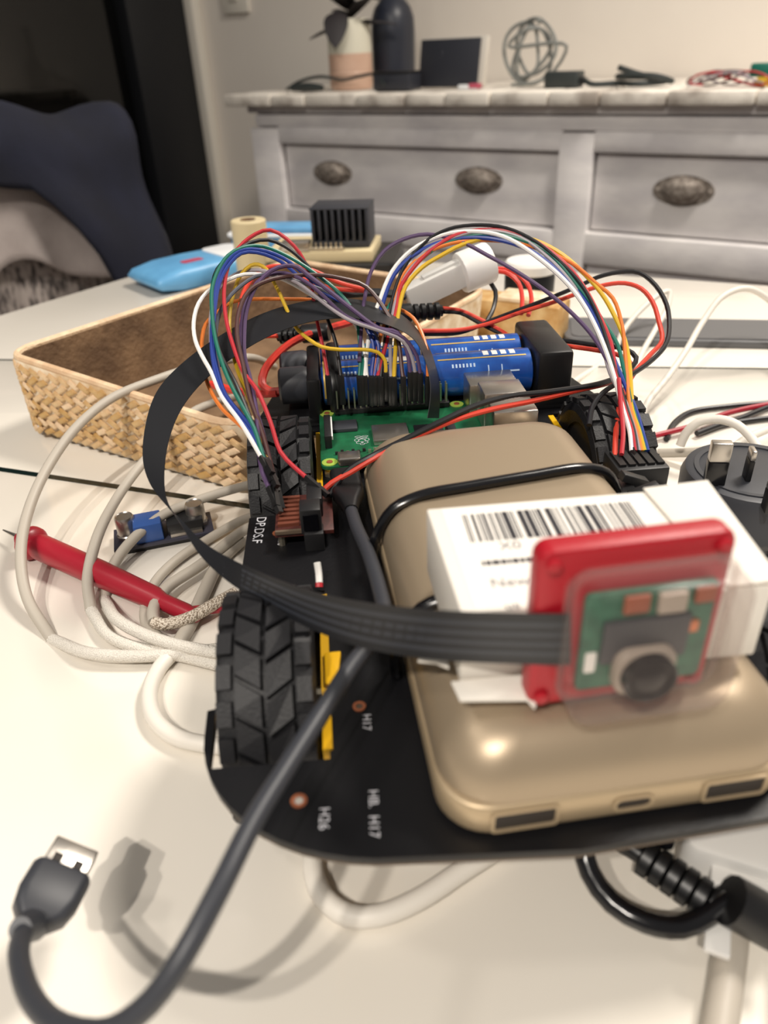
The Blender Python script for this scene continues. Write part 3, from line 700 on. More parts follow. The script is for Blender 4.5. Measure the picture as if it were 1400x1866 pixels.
# ports in the front face
def port(x, wv, hv, nm, rr):
    y = -PBL/2
    fr_ = [(x+a, b) for a, b in rrect(wv+0.0016, hv+0.0016, rr+0.0006, 4, cy=0.0054)]; inn = [(x+a, b) for a, b in rrect(wv, hv, rr, 4, cy=0.0054)]
    mb = MB(); mb.rings([[Vector((a, y-0.00025, b)) for a, b in fr_], [Vector((a, y-0.0005, b)) for a, b in fr_], [Vector((a, y-0.0005, b)) for a, b in inn], [Vector((a, y-0.0001, b)) for a, b in inn]], False, False)
    p_ = part(nm, mb, 'gold_band', pb)
    part('port_opening', MB().rings([[Vector((a, y-0.00015, b)) for a, b in inn], [Vector((a, y+0.0001, b)) for a, b in inn]]), 'port_dark', p_)
    return p_
port(-0.0230, 0.0130, 0.0048, 'usb_port', 0.0006); port(0.0005, 0.0075, 0.0028, 'charging_port', 0.0013); port(0.0230, 0.0130, 0.0048, 'usb_port', 0.0006)

# ---- black straps over the power bank
def strap(name, label, y, x0_, x1_, lift=0.0):
    zt = 0.0245+lift; pts = []
    for x, z in ((-0.0425, 0.0), (-0.0425, 0.008), (-0.0405, 0.0145), (-0.0355, 0.0215), (-0.027, zt), (-0.01, zt+0.0004), (0.01, zt+0.0004), (0.027, zt), (0.0355, 0.0215), (0.0405, 0.0145), (0.0425, 0.008), (0.0425, 0.0)):
        pts.append(PBM @ Vector((x, y+x0_+(x1_-x0_)*(x+0.04)/0.08, z+0.0008)))
    return solo(name, MB().tube(pts, 0.0019, 10, flat=0.85), 'black_gloss', label, 'strap', 'straps over the power bank')
s1_ = strap('cable_strap', 'black round strap across the bare middle of the power bank', 0.020, 0.0, 0.010)
s2_ = strap('cable_strap', 'black strap over the power bank passing beneath the white carton', -0.028, 0.0, 0.0)
# clip at the right end of the strap
q = PBM @ Vector((0.0445, 0.031, 0.0))
cp = thing('strap_clip', 'black plastic clip at the right end of the strap', 'clip', q, PBY)
part('clip_body', MB().prism(rrect(0.007, 0.014, 0.001), 0, 0.014), 'black_plastic', cp, 0.0008)
part('clip_arm', MB().box((0.004, 0.004, 0.015), (0.010, 0.004, 0.003), Matrix.Rotation(0.4, 3, 'Y')), 'chip_black', cp, 0.0005)
part('clip_arm', MB().box((0.004, -0.004, 0.015), (0.010, 0.003, 0.003), Matrix.Rotation(-0.3, 3, 'Y')), 'chip_black', cp, 0.0005)

# ================================================================== white carton with barcode
zt = 0.091; zb = 0.0715+0.0005
bTL = at(777, 927, zt); bTR = at(1285, 886, zt); BXY = math.atan2(bTR.y-bTL.y, bTR.x-bTL.x); BXW = (bTR-bTL).length; BXD = 0.040
bx = thing('small_carton', 'small white carton with a barcode lying on the power bank', 'box', Vector((bTL.x, bTL.y, TZ+zb)), BXY)
hB = zt-zb; xr = BXW*0.775
part('carton_body', MB().prism([(0, 0), (0.0015, -BXD), (BXW-0.004, -BXD), (BXW, 0)], 0, hB), 'white_card', bx, 0.0006)
part('end_flap', MB().add([(xr, 0.0004, hB+0.0002), (xr+0.002, -BXD, hB+0.0002), (BXW-0.003, -BXD, hB+0.0008), (BXW+0.0006, 0.0004, hB+0.0008), (xr, 0.0004, hB+0.0008), (xr+0.002, -BXD, hB+0.0008), (BXW-0.003, -BXD, hB+0.0016), (BXW+0.0006, 0.0004, hB+0.0016)],
     [(3, 2, 1, 0), (4, 5, 6, 7), (0, 1, 5, 4), (1, 2, 6, 5), (2, 3, 7, 6), (3, 0, 4, 7)]), 'white_card', bx, 0.0002)
part('side_flap', MB().prism([(-0.0005, -BXD-0.0006), (0.0005, -BXD-0.006), (0.014, -BXD-0.0075), (0.0150, -BXD-0.010), (0.0168, -BXD-0.0065), (0.021, -BXD-0.006), (0.022, -BXD-0.0006)], 0.0005, 0.0012), 'white_card', bx, 0.0001)
part('torn_flap', MB().prism([(-0.0005, -0.024), (-0.004, -0.026), (-0.0062, -0.030), (-0.0050, -0.032), (-0.0068, -0.035), (-0.003, -0.036), (-0.0005, -0.038)], 0.002, 0.0028), 'white_card', bx, 0.0001)
part('label_sheet', MB().prism([(0.0035, -0.0008), (0.0045, -BXD+0.0008), (xr-0.0015, -BXD+0.0008), (xr-0.0015, -0.0008)], hB, hB+0.00012), 'label_white', bx)
BXM = Matrix.Translation(Vector((bTL.x, bTL.y, TZ))) @ Matrix.Rotation(BXY, 4, 'Z'); BXI = BXM.inverted()
ba = BXI @ at(842, 940, zt); bb = BXI @ at(1122, 908, zt); bc = BXI @ at(856, 990, zt)
rb_ = random.Random(4); mb = MB(); x = ba.x; yt = ba.y; ybm = bc.y; unit = (bb.x+0.002-ba.x)/120.0; skew = (bc.x-ba.x)
ends = bb.x+0.002
while x < ends:
    wv = unit*rb_.choice((1, 1, 1, 2, 2, 3, 4)); 
    mb.add([(x, yt, hB+0.0002), (x+wv, yt, hB+0.0002), (x+wv, ybm, hB+0.0002), (x, ybm, hB+0.0002)], [(3, 2, 1, 0)])
    x += wv+unit*rb_.choice((1, 1, 1, 2, 2, 3))
part('barcode', mb, 'ink', bx)
def prn(s, size, u, v, m_, bold=0):
    q_ = BXI @ at(u, v, zt)
    for k in range(1+bold):
        mb = text_mb(s, size); xform(mb, Matrix.Translation((q_.x+0.00012*k, q_.y, hB+0.0002)))
        part('lettering', mb, m_, bx)
prn('X0', 0.0042, 912, 1003, 'ink_grey')
q_ = BXI @ at(880, 1032, zt); mb = MB(); x = q_.x   # a bold line of print too blurred to read
for wv in (0.0006, 0.0011, 0.0016, 0.0012, 0.0007, 0.0014, 0.0010, 0.0015):
    mb.add([(x, q_.y, hB+0.0002), (x+wv, q_.y, hB+0.0002), (x+wv, q_.y+0.0016, hB+0.0002), (x, q_.y+0.0016, hB+0.0002)], [(0, 1, 2, 3)]); x += wv+0.0003
part('printed_line', mb, 'ink', bx)
prn('New', 0.0042, 896, 1072, 'ink_grey'); prn('us', 0.0035, 922, 1112, 'ink_grey')

# ================================================================== camera in its red and clear case
KY = math.radians(7.0)
kq = at(1122, 1268, 0.0715)
cm = thing('camera_module', 'small camera board in red case with clear cover against white carton', 'camera', Vector((kq.x, kq.y, TZ+0.0716)), KY)
def rp(w_, h_, r_, y0, y1, cz, cx=0, n=5):
    a = rrect(w_, h_, r_, n, cx, cz); mb = MB(); mb.rings([[Vector((x, y0, z)) for x, z in a], [Vector((x, y1, z)) for x, z in a]]); return mb
part('case_back', rp(0.0378, 0.0385, 0.003, 0.0, 0.0055, 0.01925), 'red_case', cm, 0.0012)
for x, z in ((-0.0162, 0.0028), (-0.0162, 0.0355), (0.0162, 0.0355), (0.0162, 0.0028)):
    part('case_screw', MB().lathe([(0.0016, 0), (0.0016, 0.0006), (0.0010, 0.0010)], (x, -0.0002, z), (0, -1, 0), 10), 'red_case', cm)
part('case_lining', rp(0.0290, 0.0270, 0.002, -0.0012, -0.0001, 0.0195, 0.002), 'red_case', cm, 0.0004)
part('board', rp(0.0255, 0.0235, 0.0012, -0.0035, -0.0022, 0.0185, 0.0020), 'cam_green', cm, 0.0002)
part('component', rp(0.0055, 0.0045, 0.0004, -0.0050, -0.0035, 0.0272, 0.0055), 'cam_grey', cm, 0.0003)
part('component', rp(0.0050, 0.0040, 0.0004, -0.0045, -0.0035, 0.0275, -0.0012), 'cam_brown', cm, 0.0003)
part('component', rp(0.0040, 0.0035, 0.0004, -0.0045, -0.0035, 0.0278, 0.0120), 'cam_brown', cm, 0.0003)
part('component', rp(0.0028, 0.0028, 0.0004, -0.0045, -0.0035, 0.0205, 0.0105), 'copper', cm, 0.0003)
part('dark_block', rp(0.0170, 0.0100, 0.0004, -0.0048, -0.0035, 0.0190, 0.0015), 'dark_grey_plastic', cm, 0.0003)
part('white_print', rp(0.0022, 0.0050, 0.0004, -0.0037, -0.0034, 0.0140, -0.0085), 'wire_white', cm)
lx, lz = 0.0015, 0.0125
part('lens_mount', rp(0.0120, 0.0105, 0.003, -0.0070, -0.0035, lz, lx), 'cam_grey', cm, 0.0008)
part('lens_ring', MB().lathe([(0.0053, 0), (0.0053, 0.0022), (0.0046, 0.0026), (0.0040, 0.0014), (0.0005, 0.0010)], (lx, -0.0070, lz), (0, -1, 0), 28), 'lens_black', cm)
part('lens_glass', MB().lathe([(0.0038, 0.0012), (0.0034, 0.0020), (0.0022, 0.0027), (0.0004, 0.0030)], (lx, -0.0070, lz), (0, -1, 0), 24), 'lens_black', cm)
cv = part('clear_cover', MB().rings([[Vector((x, y, z)) for x, z in rrect(0.0322-2*o_, 0.0315-2*o_, 0.004, 5, 0.0025, 0.0185)] for o_, y in ((0, -0.0012), (0, -0.0080), (0.0006, -0.0095), (0.0020, -0.0104), (0.003, -0.0106))], False, True), 'clear_plastic', cm, label='clear plastic cover')
part('cover_rim', MB().rings([[Vector((x, y, z)) for x, z in rrect(0.0332-2*o_, 0.0325-2*o_, 0.0045, 5, 0.0025, 0.0185)] for o_, y in ((0.001, -0.0012), (0, -0.0012), (0, -0.0026), (0.001, -0.0026), (0.001, -0.0012))], False, False), 'clear_plastic', cm)
# ================================================================== ribbon cable
E1p = [(800, 762, .318), (801, 700, .318), (782, 630, .320), (742, 580, .322), (690, 553, .322), (620, 543, .320), (560, 548, .316), (480, 570, .308), (400, 612, .298), (340, 655, .290), (290, 705, .282), (268, 760, .274), (259, 830, .264), (272, 880, .255), (298, 915, .246), (335, 952, .235), (370, 988, .224), (420, 1018, .212), (480, 1045, .199), (560, 1075, .183), (650, 1095, .167), (750, 1108, .153), (850, 1115, .1435), (1000, 1118, .1375), (1040, 1118, .137)]
E2p = [(779, 762, .306), (786, 700, .306), (764, 628, .307), (726, 600, .308), (672, 583, .308), (610, 580, .306), (550, 590, .302), (480, 617, .296), (420, 655, .288), (370, 695, .281), (330, 745, .274), (308, 800, .266), (300, 850, .258), (300, 890, .250), (308, 922, .243), (333, 960, .233), (362, 1010, .221), (415, 1060, .210), (480, 1100, .199), (560, 1143, .185), (650, 1178, .171), (750, 1197, .159), (850, 1206, .1505), (1000, 1211, .1445), (1040, 1211, .144)]
ea = spline([pd(*q) for q in E1p], 0.002); eb = spline([pd(*q) for q in E2p], 0.002)
def resamp(P, n):
    d = [0.0]
    for a, b in zip(P, P[1:]): d.append(d[-1]+(b-a).length)
    out = []; j = 0
    for i in range(n):
        t = d[-1]*i/(n-1)
        while j < len(d)-2 and d[j+1] < t: j += 1
        out.append(P[j].lerp(P[j+1], (t-d[j])/max(1e-9, d[j+1]-d[j])))
    return out
NR = 110
def sm(P, k=4):
    for _ in range(k): P = [P[0]]+[(P[i-1]+P[i]*2+P[i+1])/4 for i in range(1, len(P)-1)]+[P[-1]]
    return P
def param(track):              # sample both edges at the same knots
    pts = [pd(*q) for q in track]; out = []
    n = len(pts)
    for i in range(n-1):
        a = pts[max(i-1, 0)]; b = pts[i]; c = pts[i+1]; d = pts[min(i+2, n-1)]
        for k in range(5):
            t = k/5; out.append(0.5*((b*2)+(c-a)*t+(a*2-b*5+c*4-d)*t*t+(b*3-a-c*3+d)*t*t*t))
    out.append(pts[-1]); return out
ea = sm(param(E1p)); eb = sm(param(E2p)); NR = len(ea)
rib = thing('ribbon_cable', 'flat black ribbon cable looping from the green board to the camera', 'cable', ea[-1])
def strip(a0, a1, off, i0=0):
    mb = MB(); rs = []
    for i in range(i0, NR):
        t = (ea[min(i+1, NR-1)]-ea[max(i-1, 0)]).normalized(); wv = eb[i]-ea[i]; n = t.cross(wv).normalized()
        p0 = ea[i]+wv*a0; p1 = ea[i]+wv*a1
        rs.append([p0+n*off, p1+n*off, p1-n*off, p0-n*off])
    return mb.rings(rs)
wpart('ribbon', strip(0, 1, 0.00012), 'ribbon_black', rib, angle=80)
for k in range(4):
    a0 = 0.16+k*0.19; wpart('conductor_group', strip(a0, a0+0.10, 0.00017, int(NR*0.72)), 'ribbon_line', rib, angle=80)

# ================================================================== wires
def wire(label, m_, track, deps, r=0.00075, group='jumper wires', name='jumper_wire', cat='wire', ends=0):
    pts = pix(track, deps) if not isinstance(track[0], Vector) else track
    base = min(pts, key=lambda q: q.z)
    t = thing(name, label, cat, base, 0, group)
    wpart('insulation', MB().tube(pts, r, 8), m_, t)
    if ends & 1:               # black housing pushed onto a header pin
        q = pts[0]; wpart('housing', MB().box(q+Vector((0, 0, -0.0055)), (0.0024, 0.0024, 0.013)), 'black_plastic', t, 0.0002)
    if ends & 2:
        q = pts[-1]; d = (pts[-1]-pts[-2]).normalized(); wpart('housing', MB().cyl(q-d*0.001, q+d*0.010, 0.0013, 4), 'black_plastic', t)
    return t
G1 = 'jumper wires arching to the left wheel'; G2 = 'jumper wires arching to the right wheel'
LB = [.312, .318, .31, .29, .272, .262]
wire('bright red jumper wire making the highest loop left of the heatsink', 'wire_red', [(598, 688), (590, 640), (576, 575), (561, 491), (536, 448), (493, 419), (454, 434), (421, 473), (409, 523), (412, 580), (425, 630), (445, 680), (468, 710), (493, 769), (511, 823), (535, 850), (561, 872)], LB, 0.0008, G1, ends=3)
wire('black jumper wire just inside the highest red loop', 'wire_black', [(622, 688), (612, 625), (594, 572), (570, 498), (550, 473), (518, 448), (489, 437), (457, 442), (421, 466), (396, 491), (386, 530), (388, 580), (400, 640), (430, 700), (455, 760), (470, 800), (484, 850)], LB, 0.0008, G1, ends=3)
wire('green jumper wire on the outer left of the bundle', 'wire_green', [(655, 688), (657, 640), (640, 560), (560, 488), (480, 449), (440, 452), (416, 466), (399, 490), (387, 523), (386, 559), (391, 609), (404, 659), (421, 701), (450, 755), (463, 780), (482, 840)], LB, 0.0008, G1, ends=3)
wire('blue jumper wire looping over the straw basket', 'wire_blue', [(677, 688), (680, 625), (640, 562), (596, 537), (564, 520), (511, 476), (468, 460), (439, 462), (414, 487), (400, 516), (393, 551), (389, 630), (396, 673), (411, 719), (439, 755), (459, 780), (484, 848)], LB, 0.0008, G1, ends=3)
wire('second blue jumper wire hugging the first blue loop', 'wire_blue', [(682, 690), (690, 630), (650, 568), (604, 533), (570, 512), (516, 470), (470, 455), (435, 458), (408, 484), (395, 515), (389, 560), (386, 632), (393, 680), (409, 726), (437, 763), (458, 790), (486, 852)], LB, 0.0008, G1, ends=2)
wire('yellow jumper wire drooping in front of the battery cells', 'wire_yellow', [(703, 682), (702, 657), (689, 642), (661, 637), (618, 637), (586, 632), (564, 619), (543, 601), (532, 584), (511, 537), (500, 516), (486, 491), (471, 482), (457, 484), (439, 501), (425, 537), (418, 580), (420, 612), (429, 662), (439, 691), (457, 737), (475, 784), (488, 840)], [.312, .305, .312, .305, .288, .264], 0.0008, G1, ends=3)
wire('grey jumper wire sagging to the header end', 'wire_grey', [(757, 682), (752, 655), (735, 622), (690, 602), (640, 585), (610, 567), (571, 537), (543, 516), (507, 501), (471, 492), (439, 496), (418, 507), (396, 530), (385, 570), (384, 620), (388, 676), (404, 719), (443, 766), (478, 830)], [.312, .305, .31, .31, .29, .264], 0.0008, G1, ends=3)
wire('white jumper wire bulging furthest left over the basket', 'wire_white', [(669, 690), (664, 640), (640, 580), (575, 542), (507, 506), (445, 500), (418, 509), (386, 525), (362, 553), (353, 588), (356, 620), (368, 648), (386, 680), (404, 722), (440, 772), (478, 836)], LB, 0.0008, G1, ends=2)
wire('purple jumper wire in front of the basket brim', 'wire_purple', [(748, 682), (742, 640), (725, 606), (690, 598), (640, 562), (600, 530), (561, 501), (543, 487), (521, 484), (493, 494), (471, 516), (457, 541), (448, 573), (445, 612), (446, 651), (457, 694), (468, 755), (471, 809), (479, 862), (492, 892)], [.312, .306, .306, .295, .272, .258], 0.0009, G1, ends=3)
wire('orange jumper wire crossing level behind the ribbon', 'wire_orange', [(780, 690), (778, 640), (768, 605), (754, 580), (725, 562), (693, 557), (640, 552), (564, 546), (511, 545), (464, 545), (425, 550), (396, 569), (375, 591), (368, 623), (371, 666), (379, 701), (404, 744), (439, 776), (466, 803), (488, 850)], [.312, .328, .328, .31, .285, .262], 0.0008, G1, ends=3)
wire('dark brown jumper wire low in the left bundle', 'wire_brown', [(735, 690), (720, 600), (668, 523), (621, 507), (579, 501), (529, 503), (486, 512), (454, 530), (436, 566), (432, 609), (443, 666), (457, 730), (475, 780), (493, 844), (502, 880)], LB, 0.0009, G1, ends=3)
wire('slate jumper wire running down the left tyre', 'wire_tealgrey', [(690, 690), (685, 610), (620, 545), (540, 512), (480, 500), (440, 520), (405, 560), (393, 610), (398, 670), (412, 728), (440, 768), (468, 800), (486, 840), (494, 880)], LB, 0.0008, G1, ends=2)
wire('violet jumper wire drooping beside the grey one', 'wire_purple', [(766, 684), (760, 650), (735, 615), (700, 602), (660, 590), (625, 572), (590, 540), (560, 515), (520, 498), (480, 505), (452, 540), (440, 590), (440, 650), (455, 710), (474, 770), (490, 830), (498, 880)], [.312, .306, .309, .30, .28, .26], 0.0008, G1, ends=3)
RBD = [.312, .322, .325, .315, .297, .275]
def tail(dx, dy): return [(1150+dx, 745+dy), (1162+dx, 785), (1170+dx*1.3, 822)]
wire('white jumper wire of the tall right arch', 'wire_white', [(665, 688), (669, 637), (678, 586), (689, 556), (714, 496), (749, 457), (791, 434), (834, 423), (890, 424), (929, 436), (976, 466), (1027, 509), (1061, 551), (1091, 607), (1115, 671)]+tail(-14, 0), RBD, 0.00095, G2, ends=1)
wire('purple jumper wire cutting low across the right arch', 'wire_purple', [(655, 660), (660, 580), (665, 543), (676, 496), (701, 457), (736, 436), (779, 427), (839, 440), (890, 466), (950, 500), (1006, 539), (1049, 577), (1083, 616), (1113, 671)]+tail(-12, 4), RBD, 0.00085, G2, ends=2)
wire('red jumper wire topping the right arch', 'wire_red', [(688, 688), (700, 640), (723, 560), (727, 530), (744, 500), (774, 466), (809, 440), (843, 425), (890, 419), (941, 425), (993, 451), (1036, 487), (1066, 526), (1091, 573), (1113, 624), (1121, 671)]+tail(-10, 2), RBD, 0.00095, G2, ends=1)
wire('blue jumper wire under the red one in the right arch', 'wire_blue', [(676, 690), (684, 620), (697, 556), (719, 500), (753, 466), (796, 444), (843, 434), (890, 434), (950, 449), (993, 474), (1036, 513), (1074, 560), (1104, 620), (1126, 671)]+tail(8, 0), RBD, 0.00095, G2, ends=1)
wire('charcoal jumper wire forming the crest of the right arch', 'wire_black', [(694, 690), (702, 620), (712, 560), (735, 490), (770, 446), (796, 427), (830, 414), (877, 410), (924, 416), (976, 440), (1023, 479), (1061, 521), (1090, 575), (1118, 660)]+tail(-6, 5), RBD, 0.0008, G2, ends=1)
wire('grey jumper wire inside the right arch', 'wire_grey', [(712, 690), (712, 620), (718, 560), (735, 510), (775, 458), (830, 432), (890, 420), (950, 433), (1000, 470), (1045, 520), (1075, 575), (1098, 630), (1112, 680)]+tail(-4, 0), RBD, 0.0008, G2, ends=1)
wire('yellow jumper wire along the outer right of the arch', 'wire_yellow', [(718, 690), (722, 620), (727, 564), (740, 521), (770, 487), (804, 466), (843, 446), (900, 432), (960, 434), (1014, 457), (1057, 491), (1096, 534), (1121, 577), (1139, 620), (1147, 663)]+tail(4, 3), RBD, 0.00095, G2, ends=1)
wire('orange jumper wire at the far right of the arch', 'wire_orange', [(682, 690), (692, 620), (716, 550), (735, 500), (770, 466), (821, 444), (886, 438), (960, 447), (1040, 478), (1085, 515), (1117, 543), (1134, 594), (1140, 650)]+tail(0, 3), RBD, 0.0008, G2, ends=1)
wire('green jumper wire beneath the crest of the right arch', 'wire_green', [(658, 690), (672, 620), (714, 551), (736, 509), (790, 455), (850, 432), (907, 427), (971, 444), (1006, 466), (1057, 526), (1100, 586), (1126, 629), (1136, 668)]+tail(6, 4), RBD, 0.00085, G2, ends=1)
GP = 'red and black power leads'
wire('orange red power lead lying over the rear of the power bank', 'wire_hotred', [(806, 562), (839, 566), (873, 581), (907, 599), (933, 614), (984, 622), (1036, 631), (1091, 639), (1135, 650), (1153, 668), (1130, 690), (1050, 712), (960, 733), (900, 745), (830, 765), (760, 795), (690, 830), (640, 860), (605, 880), (583, 900)], [.372, .36, .338, .318, .296, .280, .268, .262, .266], 0.00105, GP, 'power_lead')
wire('black power lead paired above the orange red one on power bank', 'wire_black', [(806, 568), (839, 570), (870, 586), (905, 604), (935, 614), (985, 617), (1036, 622), (1091, 630), (1140, 636), (1160, 652), (1145, 676), (1100, 697), (1000, 714), (930, 722), (870, 738), (800, 770), (740, 800), (680, 830), (640, 853), (615, 880), (600, 905)], [.372, .36, .338, .318, .296, .280, .268, .262, .266], 0.0011, GP, 'power_lead')
wire('red power lead in the wide loop right of the arch', 'wire_hotred', [(770, 603), (839, 601), (890, 590), (950, 569), (1014, 549), (1066, 530), (1104, 519), (1139, 516), (1169, 526), (1190, 551), (1201, 586), (1207, 620), (1186, 646), (1156, 680), (1134, 723), (1124, 774), (1121, 832)], [.355, .36, .35, .345, .33, .30, .274], 0.00105, GP, 'power_lead')
wire('black power lead in the wide loop right of the arch', 'wire_black', [(770, 609), (839, 606), (900, 582), (1000, 544), (1060, 519), (1090, 505), (1130, 496), (1165, 497), (1195, 520), (1215, 555), (1220, 590), (1215, 625), (1190, 655), (1140, 690), (1100, 715), (1080, 742), (1074, 775)], [.357, .362, .352, .347, .332, .305, .285], 0.00105, GP, 'power_lead')
wire('crimson lead dropping beside the red loop at right wheel', 'wire_red', [(1128, 690), (1132, 740), (1136, 790), (1133, 828)], [.29, .285, .278, .272], 0.0009, GP, 'power_lead')
GB = 'thick red battery leads'
wire('thick red battery lead curving up from the left end cap', 'wire_thickred', [(640, 587), (600, 598), (564, 609), (529, 626), (500, 651), (482, 676), (478, 700), (492, 713), (512, 712)], [.37, .355, .345, .338], 0.0019, GB, 'battery_lead')
wire('thick red battery lead lying level left of the end cap', 'wire_thickred', [(384, 700), (430, 712), (470, 718), (506, 716)], [.352, .347, .343, .338], 0.0019, GB, 'battery_lead')
wire('orange red lead curling behind the left loops', 'wire_hotred', [(664, 527), (621, 516), (564, 491), (521, 485), (489, 487), (466, 502), (448, 525), (439, 552), (437, 585), (450, 608), (475, 612), (508, 612)], [.375, .37, .36, .35, .36], 0.0011, GB, 'battery_lead')
wire('second orange red lead behind the left loops', 'wire_hotred', [(664, 530), (630, 528), (590, 522), (550, 508), (510, 500), (480, 505), (462, 520)], [.378, .374, .366, .36], 0.0011, GB, 'battery_lead')
# barrel plugs
def barrel(label, a, b, dep, r):
    p = pd(*a, dep); q = pd(*b, dep+0.004); d = (q-p); Ln = d.length; d.normalize()
    t = thing('barrel_plug', label, 'plug', min(p, q, key=lambda k: k.z), 0, 'black barrel plugs')
    wpart('plug_body', MB().lathe([(r*0.9, 0), (r, 0.001), (r, Ln*0.5), (r*0.9, Ln*0.52)], p, d, 16), 'black_plastic', t)
    for i in range(4):
        wpart('strain_relief', MB().lathe([(r*0.72, 0), (r*0.9, 0.0006), (r*0.9, Ln*0.075), (r*0.7, Ln*0.09)], p+d*Ln*(0.54+0.11*i), d, 12), 'black_plastic', t)
    wpart('sleeve', MB().cyl(p+d*Ln*0.5, q, r*0.6, 10), 'black_plastic', t)
barrel('black ribbed barrel plug below the white connector', (690, 575), (806, 566), 0.366, 0.0048)
barrel('black ribbed barrel plug behind the left end of ribbon', (600, 605), (506, 612), 0.358, 0.0045)
# white wire connector
p = pd(742, 545, 0.385); q = pd(842, 497, 0.385); d = (q-p).normalized(); r2 = pd(893, 477, 0.387)
cn = thing('wire_connector', 'milky white two part wire connector under the right arch', 'connector', min(p, r2, key=lambda k: k.z))
upv = Vector((0, 0, 1)); sd = d.cross(upv).normalized(); u2 = sd.cross(d)
def obox(a, b, hw_, hh_): 
    vs = [a+sd*x*hw_+u2*y*hh_ for x, y in ((-1, -1), (1, -1), (1, 1), (-1, 1))]+[b+sd*x*hw_+u2*y*hh_ for x, y in ((-1, -1), (1, -1), (1, 1), (-1, 1))]
    return MB().add(vs, [(3, 2, 1, 0), (4, 5, 6, 7), (0, 1, 5, 4), (1, 2, 6, 5), (2, 3, 7, 6), (3, 0, 4, 7)])
wpart('plug_half', obox(p, q, 0.0055, 0.0062), 'milky', cn, 0.0012)
wpart('latch', obox(p+(q-p)*0.35+u2*0.0064, q+u2*0.0064, 0.0025, 0.0012), 'milky', cn, 0.0006)
wpart('socket_half', MB().cyl(q-d*0.001, r2, 0.0105, 24), 'wire_white', cn, 0.0012)
wire('red lead leaving the white connector to the right', 'wire_thickred', [(885, 497), (920, 496), (945, 515), (952, 545), (950, 572)], [.389, .392, .39, .382], 0.0012, GB, 'battery_lead')
wire('outer red lead leaving the white connector to the right', 'wire_thickred', [(885, 491), (930, 492), (960, 515), (969, 545), (963, 575)], [.390, .394, .392, .384], 0.0012, GB, 'battery_lead')
wire('black lead bending down from the white connector', 'wire_black', [(888, 508), (903, 530), (900, 560), (885, 590)], [.391, .391, .388, .38], 0.0012, GB, 'battery_lead')
wire('thick black lead lying behind the ribbon top', 'wire_black', [(560, 548), (620, 538), (690, 533), (740, 540)], [.385, .385, .385, .384], 0.0022, GB, 'battery_lead')

# ================================================================== black usb cable
ct = [(636, 915, .262), (650, 960, .245), (672, 1010, .226), (692, 1075, .208), (700, 1125, .195), (680, 1165, .186), (640, 1215, .176), (592, 1290, .165), (525, 1395, .153), (460, 1500, .142), (400, 1620, .132), (335, 1740, .126), (275, 1825, .125), (200, 1878, .126), (115, 1872, .130), (55, 1815, .140), (34, 1735, .152), (45, 1690, .161)]
pts = [pd(*q_) for q_ in ct]
usb = thing('usb_cable', 'black charging cable with bare usb plug hanging over the table', 'cable', pts[-1])
wpart('cord', MB().tube(pts, 0.00215, 12), 'dark_grey_plastic', usb, angle=80)
# plug: frame from its long axis in the picture
a = pd(60, 1685, .166); b = pd(140, 1545, .183); d = (b-a).normalized(); nn = (-ray(100, 1620)).normalized(); nn = (nn-d*nn.dot(d)).normalized()
nn = (nn*0.96+Vector((0, 0, 1))*0.2); nn = (nn-d*nn.dot(d)).normalized(); ss = d.cross(nn)
def pbox(c0, c1, w0, h0, r_, mm, nm, par, w1=None, h1=None):
    rs = []
    for c_, w_, h_ in ((c0, w0, h0), (c1, w1 or w0, h1 or h0)):
        rs.append([c_+ss*x+nn*y for x, y in rrect(w_, h_, min(r_, w_*0.45, h_*0.45), 4)])
    return wpart(nm, MB().rings(rs), mm, par, 0.0004)
Lt = (b-a).length
e0 = a; e1_ = a+d*Lt*0.66; mbod = MB()
sec = [(0.0, 0.0080, 0.0060), (0.0025, 0.0125, 0.0075), (0.006, 0.0142, 0.0080), (Lt*0.60, 0.0142, 0.0080), (Lt*0.655, 0.0132, 0.0072), (Lt*0.66, 0.012, 0.006)]
mbod.rings([[a+d*k+ss*x+nn*y for x, y in rrect(w_, h_, 0.0024, 5)] for k, w_, h_ in sec])
wpart('plug_body', mbod, 'dark_grey_plastic', usb, angle=50)
wpart('strain_relief', MB().lathe([(0.0024, 0), (0.0033, 0.004), (0.0036, 0.009)], pts[-1]-(a-pts[-1]).normalized()*0.003, a-pts[-1], 14), 'dark_grey_plastic', usb)
sh_ = pbox(e1_-d*0.0005, b, 0.0108, 0.0044, 0.0004, 'steel', 'plug_shell', usb)
for x in (-0.0026, 0.0026):
    pbox(b-d*0.0062+ss*x+nn*0.0022, b-d*0.0040+ss*x+nn*0.0023, 0.0022, 0.0002, 0.0001, 'port_dark', 'contact_window', sh_)
# plug in the board
q0 = at(628, 862, 0.0525); q1 = at(640, 930, 0.0525)
pc = q1-q0; Lp = pc.length; pdn = pc.normalized(); sdn = pdn.cross(Vector((0, 0, 1)))
mbp = MB().rings([[q0+pdn*k+sdn*x+Vector((0, 0, 1))*y for x, y in rrect(w_, h_, 0.002, 4)] for k, w_, h_ in ((-0.001, 0.0085, 0.003), (0.001, 0.0085, 0.003), (0.0012, 0.0112, 0.0062), (0.016, 0.0112, 0.0062), (0.022, 0.0070, 0.0055), (Lp, 0.0048, 0.0046))])
wpart('board_plug', mbp, 'black_plastic', usb, angle=40)

